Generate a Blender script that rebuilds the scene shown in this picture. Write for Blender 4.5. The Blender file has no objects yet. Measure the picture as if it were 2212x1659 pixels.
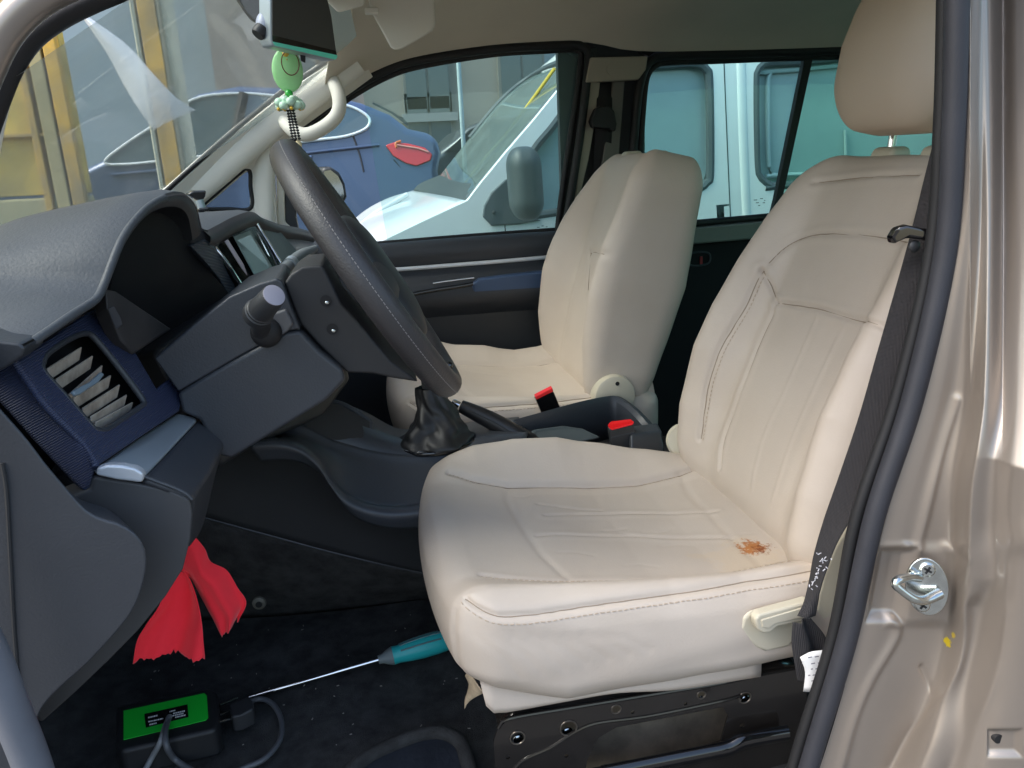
import bpy, bmesh, math, random
import numpy as np
from mathutils import Vector, Matrix
random.seed(7); RNG=np.random.default_rng(7)
SC=bpy.context.scene; COL=SC.collection
# ------------------------------------------------------------------ camera
F=1700.0; CX,CY=1106.0,829.5
PSI,PHI,RHO=map(math.radians,(9.8,16.0,2.8))
CAM=Vector((0,0,1.32))
_f0=Vector((math.sin(PSI),math.cos(PSI),0)); _r0=Vector((math.cos(PSI),-math.sin(PSI),0)); _u0=Vector((0,0,1))
FWD=_f0*math.cos(PHI)-_u0*math.sin(PHI); _u1=_u0*math.cos(PHI)+_f0*math.sin(PHI)
UPV=_u1*math.cos(RHO)+_r0*math.sin(RHO); RGT=_r0*math.cos(RHO)-_u1*math.sin(RHO)
cd=bpy.data.cameras.new('camera'); cam=bpy.data.objects.new('camera',cd); COL.objects.link(cam)
cd.sensor_width=36; cd.lens=36*F/2212; cd.clip_start=.02; cd.clip_end=400
m=Matrix((RGT,UPV,-FWD)).transposed().to_4x4(); m.translation=CAM; cam.matrix_world=m
SC.camera=cam
def at(px,py,X=None,Y=None,Z=None):
    """world point on the plane X / Y / Z = const that the survey of the photo gives"""
    d=FWD+RGT*((px-CX)/F)-UPV*((py-CY)/F)
    if X is not None: t=(X-CAM.x)/d.x
    elif Y is not None: t=(Y-CAM.y)/d.y
    else: t=(Z-CAM.z)/d.z
    return CAM+d*t
def ats(L,**k): return [at(a,b,**k) for a,b in L]
def at3(L): return [at(a,b,Y=c) for a,b,c in L]
# ------------------------------------------------------------------ materials
def lin(c):
    return tuple(((x/255/12.92) if x/255<=.04045 else ((x/255+.055)/1.055)**2.4) for x in c)
def mat(name,rgb,rough=.6,metal=0,bump=0,bscale=400,var=0,vscale=8,coat=0,spec=.5,detail=3,rgb2=None,bdist=.001,sheen=0,aniso=None):
    m=bpy.data.materials.new(name); m.use_nodes=True; nt=m.node_tree; N=nt.nodes; L=nt.links
    b=N['Principled BSDF']; c=lin(rgb)
    b.inputs['Base Color'].default_value=(*c,1); b.inputs['Roughness'].default_value=rough; b.inputs['Metallic'].default_value=metal
    b.inputs['Coat Weight'].default_value=coat; b.inputs['Specular IOR Level'].default_value=spec
    if sheen: b.inputs['Sheen Weight'].default_value=sheen
    tc=N.new('ShaderNodeTexCoord')
    if var or rgb2:
        n=N.new('ShaderNodeTexNoise'); n.inputs['Scale'].default_value=vscale; n.inputs['Detail'].default_value=6; n.inputs['Roughness'].default_value=.62
        L.new(tc.outputs['Object'],n.inputs['Vector'])
        r=N.new('ShaderNodeValToRGB'); r.color_ramp.elements[0].position=.35; r.color_ramp.elements[1].position=.68
        c2=lin(rgb2) if rgb2 else tuple(x*(1-var) for x in c)
        r.color_ramp.elements[0].color=(*c2,1); r.color_ramp.elements[1].color=(*(c if rgb2 else tuple(min(1,x*(1+var*.5)) for x in c)),1)
        L.new(n.outputs['Fac'],r.inputs['Fac']); L.new(r.outputs['Color'],b.inputs['Base Color'])
        mr=N.new('ShaderNodeMapRange'); mr.inputs['To Min'].default_value=max(0,rough-.07); mr.inputs['To Max'].default_value=min(1,rough+.07)
        L.new(n.outputs['Fac'],mr.inputs['Value']); L.new(mr.outputs['Result'],b.inputs['Roughness'])
    if bump:
        n2=N.new('ShaderNodeTexNoise'); n2.inputs['Scale'].default_value=bscale; n2.inputs['Detail'].default_value=detail
        L.new(tc.outputs['Object'],n2.inputs['Vector'])
        bp=N.new('ShaderNodeBump'); bp.inputs['Strength'].default_value=bump; bp.inputs['Distance'].default_value=bdist
        L.new(n2.outputs['Fac'],bp.inputs['Height']); L.new(bp.outputs['Normal'],b.inputs['Normal'])
    return m
def glass(name,tint,refl=.6,rough=0,haze=0,diff=(.6,.7,.7),even=.35,ns=5):
    m=bpy.data.materials.new(name); m.use_nodes=True; nt=m.node_tree; N=nt.nodes; L=nt.links
    N.remove(N['Principled BSDF']); o=N['Material Output']
    t=N.new('ShaderNodeBsdfTransparent'); t.inputs['Color'].default_value=(*tint,1)
    g=N.new('ShaderNodeBsdfGlossy'); g.inputs['Roughness'].default_value=rough
    fr=N.new('ShaderNodeFresnel'); fr.inputs['IOR'].default_value=1.5
    mu=N.new('ShaderNodeMath'); mu.operation='MULTIPLY'; mu.inputs[1].default_value=refl; L.new(fr.outputs['Fac'],mu.inputs[0])
    mx=N.new('ShaderNodeMixShader'); L.new(mu.outputs[0],mx.inputs['Fac']); L.new(t.outputs[0],mx.inputs[1]); L.new(g.outputs[0],mx.inputs[2])
    last=mx
    if haze:  # pale diffuse veil over the pane, a haze put into the colour
        d=N.new('ShaderNodeBsdfDiffuse'); d.inputs['Color'].default_value=(*diff,1)
        tc=N.new('ShaderNodeTexCoord'); n=N.new('ShaderNodeTexNoise'); n.inputs['Scale'].default_value=ns; n.inputs['Detail'].default_value=9; n.inputs['Roughness'].default_value=.75
        L.new(tc.outputs['Object'],n.inputs['Vector'])
        mr=N.new('ShaderNodeMapRange'); mr.inputs['From Min'].default_value=.3; mr.inputs['From Max'].default_value=.8; mr.inputs['To Max'].default_value=haze; mr.inputs['To Min'].default_value=haze*even
        L.new(n.outputs['Fac'],mr.inputs['Value'])
        m2=N.new('ShaderNodeMixShader'); L.new(mr.outputs[0],m2.inputs['Fac']); L.new(mx.outputs[0],m2.inputs[1]); L.new(d.outputs[0],m2.inputs[2]); last=m2
    L.new(last.outputs[0],o.inputs['Surface'])
    return m
# ------------------------------------------------------------------ objects
ORG={}
def thing(name,label,cat,loc=(0,0,0),group=None,kind=None):
    o=bpy.data.objects.new(name,None); COL.objects.link(o); o.location=loc; o.empty_display_size=.05
    tag(o,label,cat,group,kind); ORG[o]=Vector(loc); return o
def tag(o,label=None,cat=None,group=None,kind=None):
    for k,v in (('label',label),('category',cat),('group',group),('kind',kind)):
        if v: o[k]=v
    return o
def mk(name,verts,faces,mt,parent=None,smooth=True,bevel=0,bseg=3,solid=0,soff=-1,sub=0,sharp=40,label=None):
    org=ORG[parent] if parent is not None else Vector((0,0,0))
    if isinstance(verts,np.ndarray):
        v=verts-np.array(org)
        verts=v.tolist()
    else: verts=[tuple(Vector(p)-org) for p in verts]
    me=bpy.data.meshes.new(name); me.from_pydata(verts,[],faces)
    me.update()
    bm=bmesh.new(); bm.from_mesh(me); bmesh.ops.recalc_face_normals(bm,faces=bm.faces); bm.to_mesh(me); bm.free()
    if smooth:
        me.polygons.foreach_set('use_smooth',[True]*len(me.polygons))
        if sharp and not sub: me.set_sharp_from_angle(angle=math.radians(sharp))
    ms=mt if isinstance(mt,(list,tuple)) else [mt]
    for q in ms: me.materials.append(q)
    o=bpy.data.objects.new(name,me); COL.objects.link(o)
    if parent is not None: o.parent=parent
    ORG[o]=org
    if solid:
        s=o.modifiers.new('solid','SOLIDIFY'); s.thickness=solid; s.offset=soff
    if bevel:
        b=o.modifiers.new('bevel','BEVEL'); b.width=bevel; b.segments=bseg; b.limit_method='ANGLE'; b.angle_limit=math.radians(35); b.harden_normals=True
    if sub:
        s=o.modifiers.new('sub','SUBSURF'); s.levels=sub; s.render_levels=sub
    if label: o['label']=label
    return o
def cr(pts,n,closed=False):
    """Catmull-Rom resample to n points, even arc length"""
    p=np.array([tuple(q) for q in pts],float); k=len(p)
    if closed: ext=np.vstack([p[-1],p,p[0],p[1]])
    else: ext=np.vstack([2*p[0]-p[1],p,2*p[-1]-p[-2]])
    out=[]; segs=k if closed else k-1
    for i in range(segs):
        a,b,c,d=ext[i],ext[i+1],ext[i+2],ext[i+3]
        for t in np.linspace(0,1,12,endpoint=False):
            out.append(.5*((2*b)+(c-a)*t+(2*a-5*b+4*c-d)*t*t+(3*b-a-3*c+d)*t**3))
    out.append(p[0] if closed else p[-1]); out=np.array(out)
    s=np.concatenate([[0],np.cumsum(np.linalg.norm(np.diff(out,axis=0),axis=1))])
    q=np.linspace(0,s[-1],n,endpoint=not closed)
    return np.stack([np.interp(q,s,out[:,j]) for j in range(p.shape[1])],1)
def gridfaces(nu,nv,cu=False,cv=False):
    f=[]
    for i in range(nu if cu else nu-1):
        for j in range(nv if cv else nv-1):
            a=i*nv+j; b=((i+1)%nu)*nv+j; c=((i+1)%nu)*nv+(j+1)%nv; d=i*nv+(j+1)%nv
            f.append((a,b,c,d))
    return f
def loft(name,rails,nu,nv,mt,parent=None,cu=False,cv=False,**k):
    """rails: curves along u; smooth across v"""
    R=[cr(r,nu,cu) for r in rails]
    cols=[cr([r[i] for r in R],nv,cv) for i in range(nu)]
    v=np.concatenate(cols); return mk(name,v,gridfaces(nu,nv,cu,cv),mt,parent,**k)
def ruled(name,rails,nu,mt,parent=None,cu=False,cv=False,**k):
    R=[cr(r,nu,cu) for r in rails]; v=np.stack(R,1).reshape(-1,3)
    return mk(name,v,gridfaces(nu,len(rails),cu,cv),mt,parent,**k)
def tubemesh(pts,r,seg=12,n=None,closed=False,flat=1.0,up=(0,0,1),caps=True,raw=False):
    p=np.array([tuple(q) for q in pts],float) if raw else cr(pts,n or max(8,len(pts)*6),closed)
    N=len(p); rr=np.interp(np.linspace(0,1,N),np.linspace(0,1,len(r)),r) if hasattr(r,'__len__') else np.full(N,r)
    V=[];up=Vector(up);prev=None
    for i in range(N):
        a=p[(i-1)%N] if (closed or i>0) else p[i]; b=p[(i+1)%N] if (closed or i<N-1) else p[i]
        t=Vector(b-a).normalized()
        if prev is None:
            s=t.cross(up)
            if s.length<.2: s=t.cross(Vector((0,1,0)))
        else: s=prev-t*prev.dot(t)
        s.normalize(); prev=s; u=s.cross(t)
        for k in range(seg):
            an=2*math.pi*k/seg
            V.append(Vector(p[i])+s*(math.cos(an)*rr[i]*flat)+u*(math.sin(an)*rr[i]))
    Fc=gridfaces(N,seg,closed,True)
    if caps and not closed: Fc+= [tuple(range(seg))[::-1],tuple((N-1)*seg+k for k in range(seg))]
    return V,Fc
def tube(name,pts,r,mt,parent=None,seg=12,n=None,closed=False,flat=1.0,up=(0,0,1),raw=False,**k):
    V,Fc=tubemesh(pts,r,seg,n,closed,flat,up,raw=raw)
    return mk(name,V,Fc,mt,parent,**k)
def join(parts):
    V=[];Fc=[]
    for v,f in parts:
        o=len(V); V+=[Vector(q) for q in v]; Fc+=[tuple(i+o for i in q) for q in f]
    return V,Fc
def prism(outline,off,taper=1.0):
    """solid from a planar outline pushed along off"""
    n=len(outline); A=[Vector(p) for p in outline]; off=Vector(off); c=sum(A,Vector())/n
    B=[c+(p-c)*taper+off for p in A]
    return A+B,[tuple(range(n)),tuple(range(2*n-1,n-1,-1))]+[(i,(i+1)%n,n+(i+1)%n,n+i) for i in range(n)]
def slab(name,outline,off,mt,parent=None,bevel=.004,taper=1.0,n=None,**k):
    if n: outline=[Vector(q) for q in cr(outline,n,True)]
    v,f=prism(outline,off,taper); return mk(name,v,f,mt,parent,bevel=bevel,**k)
def boxm(c,h,rot=None):
    c=Vector(c);h=Vector(h); V=[]
    for x in(-1,1):
        for y in(-1,1):
            for z in(-1,1):
                d=Vector((x*h.x,y*h.y,z*h.z)); V.append(c+(rot@d if rot else d))
    return V,[(0,1,3,2),(4,6,7,5),(0,4,5,1),(2,3,7,6),(0,2,6,4),(1,5,7,3)]
def box(name,c,h,mt,parent=None,rot=None,bevel=.003,**k):
    v,f=boxm(c,h,rot); return mk(name,v,f,mt,parent,bevel=bevel,**k)
def cyl(a,b,ra,rb=None,seg=24,rings=None):
    a=Vector(a);b=Vector(b);rb=ra if rb is None else rb; t=(b-a).normalized(); s=t.orthogonal().normalized(); u=t.cross(s)
    rings=rings or [(0,ra),(1,rb)]; V=[]
    for f,r in rings:
        for k in range(seg):
            an=2*math.pi*k/seg; V.append(a+(b-a)*f+(s*math.cos(an)+u*math.sin(an))*r)
    n=len(rings); Fc=gridfaces(n,seg,False,True)+[tuple(range(seg))[::-1],tuple((n-1)*seg+k for k in range(seg))]
    return V,Fc
def ball(c,r,seg=16,ring=10,sc=(1,1,1)):
    V=[];c=Vector(c)
    for i in range(ring+1):
        th=math.pi*i/ring
        for k in range(seg):
            ph=2*math.pi*k/seg
            V.append(c+Vector((r*sc[0]*math.sin(th)*math.cos(ph),r*sc[1]*math.sin(th)*math.sin(ph),r*sc[2]*math.cos(th))))
    return V,gridfaces(ring+1,seg,False,True)
def holed(name,outer,holes,mt,parent=None,solid=.003,**k):
    """flat plate (outline lists of 3D points) with holes"""
    org=ORG[parent] if parent is not None else Vector((0,0,0))
    bm=bmesh.new(); es=[]
    for lp in [outer]+holes:
        vs=[bm.verts.new(Vector(p)) for p in lp]
        for i in range(len(vs)): es.append(bm.edges.new((vs[i],vs[(i+1)%len(vs)])))
    bmesh.ops.triangle_fill(bm,use_beauty=True,use_dissolve=False,edges=es)
    bm.verts.index_update(); V=[v.co.copy() for v in bm.verts]; Fc=[tuple(v.index for v in f.verts) for f in bm.faces]; bm.free()
    return mk(name,V,Fc,mt,parent,smooth=False,solid=solid,soff=0,**k)
def circ(c,r,n,ax=(1,0,0),ay=(0,0,1)):
    c=Vector(c);ax=Vector(ax);ay=Vector(ay)
    return [c+ax*(r*math.cos(2*math.pi*i/n))+ay*(r*math.sin(2*math.pi*i/n)) for i in range(n)]
def text(name,body,size,loc,rot,mt,parent=None,depth=.0004):
    cu=bpy.data.curves.new(name,'FONT'); cu.body=body; cu.size=size; cu.extrude=depth; cu.align_x='CENTER'; cu.align_y='CENTER'
    t=bpy.data.objects.new(name+'_c',cu); COL.objects.link(t)
    dg=bpy.context.evaluated_depsgraph_get(); me=bpy.data.meshes.new_from_object(t.evaluated_get(dg)); bpy.data.objects.remove(t)
    M=Matrix.Translation(loc)@rot.to_4x4(); me.transform(M)
    v=[q.co.copy() for q in me.vertices]; f=[tuple(p.vertices) for p in me.polygons]
    return mk(name,v,f,mt,parent,smooth=False)
# shared materials
M={}
M['leather']=mat('beige leather',(196,183,169),.5,bump=.4,bscale=340,var=.05,vscale=5,spec=.4,bdist=.0006,rgb2=(189,175,160))
M['leather_head']=mat('tan fabric',(188,173,155),.75,bump=.3,bscale=700,spec=.3,bdist=.0005)
M['thread']=mat('beige thread',(176,158,138),.7)
M['seam']=mat('seam shade',(146,130,112),.85)
M['beige_plastic']=mat('beige plastic',(190,182,162),.45,bump=.12,bscale=600,bdist=.0004)
M['trim']=mat('grey beige trim',(222,218,206),.6,bump=.2,bscale=900,var=.03,bdist=.0004)
M['trim2']=mat('taupe trim',(158,150,135),.6,bump=.2,bscale=900,bdist=.0004)
M['headliner']=mat('headliner cloth',(206,197,180),.95,bump=.5,bscale=700,bdist=.001,spec=.1,var=.06,vscale=3)
M['dash']=mat('dash leather',(74,77,81),.52,bump=.6,bscale=260,bdist=.0009,var=.06,vscale=3,spec=.5)
M['dash_lip']=mat('dash lip leather',(62,62,66),.5,bump=.3,bscale=420,bdist=.0006)
M['black']=mat('black plastic',(46,47,49),.5,bump=.25,bscale=700,bdist=.0005,var=.12,vscale=6)
M['charcoal']=mat('charcoal plastic',(56,59,64),.42,bump=.4,bscale=380,bdist=.0008,var=.08,vscale=5)
M['deep']=mat('deep black',(20,20,22),.7)
M['gloss']=mat('gloss black',(14,14,16),.12,coat=.6)
M['rubber']=mat('rubber',(22,22,24),.6,bump=.15,bscale=300)
M['sealgrey']=mat('seal rubber',(44,45,51),.55,bump=.4,bscale=500,bdist=.0006,var=.12,vscale=20)
M['carpet']=mat('carpet',(80,80,80),1,bump=1,bscale=700,bdist=.004,spec=.08,detail=6,rgb2=(58,58,58),vscale=26)
M['chrome']=mat('chrome',(225,226,228),.12,metal=1)
M['steel']=mat('zinc steel',(205,210,208),.2,metal=1,var=.15,vscale=60)
M['silver']=mat('silver plastic',(176,186,192),.35,metal=.55)
M['white']=mat('white plastic',(220,220,220),.4)
M['red']=mat('red plastic',(226,24,28),.4)
M['steelblack']=mat('black painted steel',(36,33,31),.2,coat=.4,var=.3,vscale=12,bump=.05,bscale=40)
# ------------------------------------------------------------------ seats
def rbox(h,r,n):
    """rounded box: half sizes h, corner radii r, cells n per axis -> verts, unit normals, faces"""
    h=np.array(h,float);r=np.array(r,float); idx={};P=[];Fc=[]
    n=np.array(n)
    def vid(i):
        k=tuple(i)
        if k not in idx: idx[k]=len(P);P.append(k)
        return idx[k]
    for ax in range(3):
        a,b=[(1,2),(2,0),(0,1)][ax]
        for side in (0,n[ax]):
            for i in range(n[a]):
                for j in range(n[b]):
                    q=[]
                    for di,dj in((0,0),(1,0),(1,1),(0,1)):
                        p=[0,0,0];p[ax]=side;p[a]=i+di;p[b]=j+dj;q.append(vid(p))
                    Fc.append(tuple(q if side else q[::-1]))
    P=np.array(P,float)/n*2-1; p=P*h
    inner=np.clip(p,-(h-r),h-r); d=(p-inner)/r; L=np.linalg.norm(d,axis=1,keepdims=True); L[L<1e-9]=1
    nn=d/L; return inner+nn*r,nn,Fc
def ss(x): x=np.clip(x,0,1); return x*x*(3-2*x)
def pdist(p,line):
    """distance of 2D points to a polyline"""
    line=np.asarray(line,float); best=np.full(len(p),9.)
    for a,b in zip(line[:-1],line[1:]):
        ab=b-a; t=np.clip(((p-a)@ab)/(ab@ab+1e-12),0,1); best=np.minimum(best,np.linalg.norm(p-(a+t[:,None]*ab),axis=1))
    return best
def normals(V,Fc):
    f=np.array(Fc); a=V[f[:,2]]-V[f[:,0]]; b=V[f[:,3]]-V[f[:,1]]; c=np.cross(a,b); N=np.zeros_like(V)
    for k in range(4): np.add.at(N,f[:,k],c)
    return N/(np.linalg.norm(N,axis=1,keepdims=True)+1e-12)
def groove(V,N,mask,P2,line,depth,width,puff=0):
    d=pdist(P2,line); m=mask*1.0
    V-= N*(m*(depth*np.exp(-(d/width)**2)))[:,None]
    if puff: V+= N*(m*puff*np.exp(-((d-width*3.2)/(width*2.2))**2))[:,None]
def stitches(V,N,mask,P2,line,step=.0075,off=0.):
    """short thread dashes lying along a seam on the surface"""
    L=cr([(a,b,0) for a,b in line],max(4,int(sum(math.dist(p,q) for p,q in zip(line[:-1],line[1:]))/step)))[:,:2]
    ids=np.where(mask)[0]; parts=[]
    def srf(q):
        d=((P2[ids]-q)**2).sum(1); k=np.argsort(d)[:4]; w=1/(d[k]+1e-7); w/=w.sum(); return Vector((V[ids[k]]*w[:,None]).sum(0)+N[ids[k[0]]]*.0005)
    for a,b in zip(L[:-1],L[1:]):
        p,q=srf(a+(b-a)*.12),srf(a+(b-a)*.72)
        if (q-p).length>.0015 and (q-p).length<.03: parts.append(cyl(p,q,.00075,seg=5))
    return join(parts) if parts else ([],[])
def projs(V):
    d=V-np.array(CAM); z=d@np.array(FWD); return CX+F*(d@np.array(RGT))/z, CY-F*(d@np.array(UPV))/z
def seamline(V,N,mask,P2,line,r=.0008):
    L=cr([(a,b,0) for a,b in line],max(6,int(sum(math.dist(p,q) for p,q in zip(line[:-1],line[1:]))/.006)))[:,:2]
    ids=np.where(mask)[0]; pts=[]
    for q in L:
        d=((P2[ids]-q)**2).sum(1)
        if d.min()>.006**2: continue
        w=1/(d+1e-7); k=np.argsort(d)[:4]; w=w[k]/w[k].sum(); pts.append((V[ids[k]]*w[:,None]).sum(0)+N[ids[k[0]]]*.0001)
    if len(pts)<4: return ([],[])
    for _ in range(2): pts=[pts[0]]+[(pts[i-1]+2*pts[i]+pts[i+1])/4 for i in range(1,len(pts)-1)]+[pts[-1]]
    return tubemesh(pts,r,5)
def lin1(x,xs,ys): return np.interp(x,xs,ys)
def add_stain(m,spots):
    nt=m.node_tree;N=nt.nodes;L=nt.links;b=N['Principled BSDF']
    src=b.inputs['Base Color'].links[0].from_socket
    tc=N.new('ShaderNodeTexCoord')
    for c,r,rgb,ns,th in spots:
        mp=N.new('ShaderNodeVectorMath');mp.operation='DISTANCE';mp.inputs[1].default_value=c;L.new(tc.outputs['Object'],mp.inputs[0])
        n=N.new('ShaderNodeTexNoise');n.inputs['Scale'].default_value=ns;n.inputs['Detail'].default_value=5;n.inputs['Roughness'].default_value=.7;L.new(tc.outputs['Object'],n.inputs['Vector'])
        a=N.new('ShaderNodeMapRange');a.inputs['From Min'].default_value=0;a.inputs['From Max'].default_value=r*1.6;a.inputs['To Min'].default_value=.42;a.inputs['To Max'].default_value=-.65;a.clamp=True;L.new(mp.outputs['Value'],a.inputs['Value'])
        s=N.new('ShaderNodeMath');s.operation='ADD';L.new(a.outputs[0],s.inputs[0]);L.new(n.outputs['Fac'],s.inputs[1])
        q=N.new('ShaderNodeMapRange');q.inputs['From Min'].default_value=th;q.inputs['From Max'].default_value=th+.12;L.new(s.outputs[0],q.inputs['Value'])
        x=N.new('ShaderNodeMix');x.data_type='RGBA';L.new(q.outputs[0],x.inputs['Factor']);L.new(src,x.inputs['A']);x.inputs['B'].default_value=(*lin(rgb),1);src=x.outputs['Result']
    L.new(src,b.inputs['Base Color'])
SEATG='front seats'
def cushion(root,dx,dy,dz,res,seams=True,stain=False,farA=.062):
    hx,hy,hz=.285,.245,.085
    V,N,Fc=rbox((hx,hy,hz),(.05,.035,.045),(int(.57/res),int(.49/res),int(.17/res/1.2)))
    x=V[:,0]+.331; y=V[:,1]; z=V[:,2]; h=(z+hz)/(2*hz)
    # slightly bowed front edge and narrower nose
    x=x+ (.03*(np.abs(y)/hy)**2.2)*np.clip((.30-x)/.28,0,1)
    y=y*(1-.05*np.clip((.20-x)/.2,0,1)**2)
    zt=lin1(x,[.03,.06,.10,.2,.34,.44,.52,.62],[.812,.812,.80,.778,.757,.752,.757,.765])
    k=np.array([1,2,3,2,1.])/9
    far=lin1(x,[.03,.09,.15,.22,.30,.38,.47,.56],[.0,.02,.05,.9*farA+.012,farA+.012,farA,.04,.012])
    near=lin1(x,[.03,.09,.2,.35,.5,.6],[.0,.012,.022,.03,.028,.02])
    top=zt+far*ss((y-.135)/.085)+near*ss((-y-.165)/.055)
    zb=.64+lin1(x,[.03,.08,.2,.35,.6],[.045,.035,-.006,-.004,.004])
    z=zb+(top-zb)*h
    # side and front bulge
    side=np.clip(-N[:,1],0,1); y=y-side*.010*np.sin(np.clip(h,0,1)*math.pi)
    side=np.clip(N[:,1],0,1); y=y+side*.010*np.sin(np.clip(h,0,1)*math.pi)
    fr=np.clip(-N[:,0],0,1); x=x-fr*.012*np.sin(np.clip(h,0,1)*math.pi)
    V=np.stack([x,y,z],1); N2=normals(V,Fc)
    topm=(N2[:,2]>.35); sidem=(N2[:,1]<-.25)&(N[:,1]<-.3); P2=V[:,[0,1]].copy(); S2=V[:,[0,2]].copy()
    st=[];sl_=[]
    def pix(L,Z): return [(at(a,b,Z=Z).x,at(a,b,Z=Z).y-1.08) for a,b in L]
    if seams:
        CV=V+np.array([dx,1.08+dy,dz]); ca_,cb_=projs(CV); tid=np.where(topm)[0]; cuv=np.stack([ca_,cb_],1)[tid]
        def cpx(L):
            ln=[tuple(P2[tid[np.argmin(((cuv-q)**2).sum(1))]]) for q in cr([(a,b,0) for a,b in L],26)[:,:2]]
            for _ in range(3): ln=[ln[0]]+[tuple((np.array(ln[i-1])+2*np.array(ln[i])+np.array(ln[i+1]))/4) for i in range(1,len(ln)-1)]+[ln[-1]]
            return ln
        fs=[(.10,.172),(.14,.155),(.20,.148),(.30,.150),(.42,.150),(.50,.158),(.555,.172)]
        groove(V,N2,topm,P2,fs,.007,.004,.0012)
        ns=[(.105,-.165),(.16,-.172),(.30,-.170),(.42,-.178),(.545,-.186)]
        groove(V,N2,topm,P2,ns,.0035,.0028,.0008)
        ib=[(.195,.148),(.185,.09),(.190,.0),(.20,-.09),(.222,-.168)]
        groove(V,N2,topm,P2,ib,.0018,.006)
        rb=[(.515,.165),(.50,.09),(.50,0),(.497,-.09),(.50,-.182)]
        groove(V,N2,topm,P2,rb,.0016,.007)
        for L_ in (([(1180,1112),(1300,1109),(1430,1107),(1550,1104)],[(1160,1158),(1185,1154),(1300,1155),(1440,1157),(1580,1160)]) if stain else ()):
            groove(V,N2,topm,P2,cpx(L_),.0022,.0026,.0007)
        groove(V,N2,topm,P2,[(.235,.085),(.30,.066),(.335,.064)],.002,.003)
        for cx_,cy_,dd in((.42,-.06,.004),(.30,.01,.003),(.46,.07,.003)):
            V-=N2*(topm*dd*np.exp(-(((V[:,0]-cx_)/.06)**2+((V[:,1]-cy_)/.05)**2)))[:,None]
        # crease marks in the far bolster and the worn rear
        rr=np.random.default_rng(3)
        for i in range(9):
            a=rr.uniform(.2,.5);b=rr.uniform(-.15,.12);l=rr.uniform(.02,.06)
            groove(V,N2,topm,P2,[(a,b),(a+l*.5,b+rr.uniform(-.006,.006)),(a+l,b+rr.uniform(-.012,.012))],.0009,.0022)
        pp=[(.064,.812),(.082,.799),(.112,.786),(.16,.781),(.24,.779),(.34,.776),(.43,.775),(.57,.778)]
        groove(V,N2,sidem,S2,pp,.0038,.0026,.0012)
        vs=[(.064,.80),(.060,.76),(.060,.72),(.068,.68)]
        groove(V,N2,sidem,S2,vs,.002,.003,.0008)
        # pull folds under the front corner and fabric slack
        for i in range(7):
            a=.085+.022*i; groove(V,N2,sidem,S2,[(a,.762-.002*i),(a+.03+.004*i,.735),(a+.05+.006*i,.70+.002*i)],.0007,.005)
        ns_=np.sin(S2[:,0]*37+1.3*np.sin(S2[:,1]*50))*np.sin(S2[:,1]*61+S2[:,0]*13)
        V-=N2*(sidem*.0009*ns_)[:,None]
        pp2=[(a,b-.0085) for a,b in pp]
        st.append(stitches(V,N2,sidem,S2,pp2)); st.append(stitches(V,N2,topm,P2,[(a,b-.009) for a,b in ns]))
        for mm,PP,ln in ((topm,P2,fs),(topm,P2,ns),(sidem,S2,pp)): sl_.append(seamline(V,N2,mm,PP,ln))
        # front seam between nose and side
        fm=(N2[:,0]<-.2)
    V[:,0]+=dx;V[:,1]+=1.08+dy;V[:,2]+=dz
    m=M['leather']
    if stain:
        m=M['leather'].copy(); m.name='beige leather with rust'
        q=at(1642,1172,Z=.768)-ORG[root]; q2=at(1622,1166,Z=.768)-ORG[root]; q3=at(1665,1163,Z=.77)-ORG[root]
        add_stain(m,[(tuple(at(1600,1190,Z=.765)-ORG[root]),.11,(194,177,156),26,.57),(tuple(q2),.042,(168,108,58),130,.53),(tuple(q),.034,(132,72,34),170,.60),(tuple(q3),.024,(140,84,48),190,.60),
                     (tuple(at(1522,1023,Z=.78)-ORG[root]),.006,(190,130,90),200,.5)])
    c=mk('cushion',V,Fc,m,root,sharp=0)
    if st:
        for nm,mm_,grp in(('stitching',M['thread'],st),('seam',M['seam'],sl_)):
            for v,f in grp:
                if f: mk(nm,[Vector(q)+Vector((dx,1.08+dy,dz)) for q in v],f,mm_,c,smooth=False)
    return c
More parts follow.
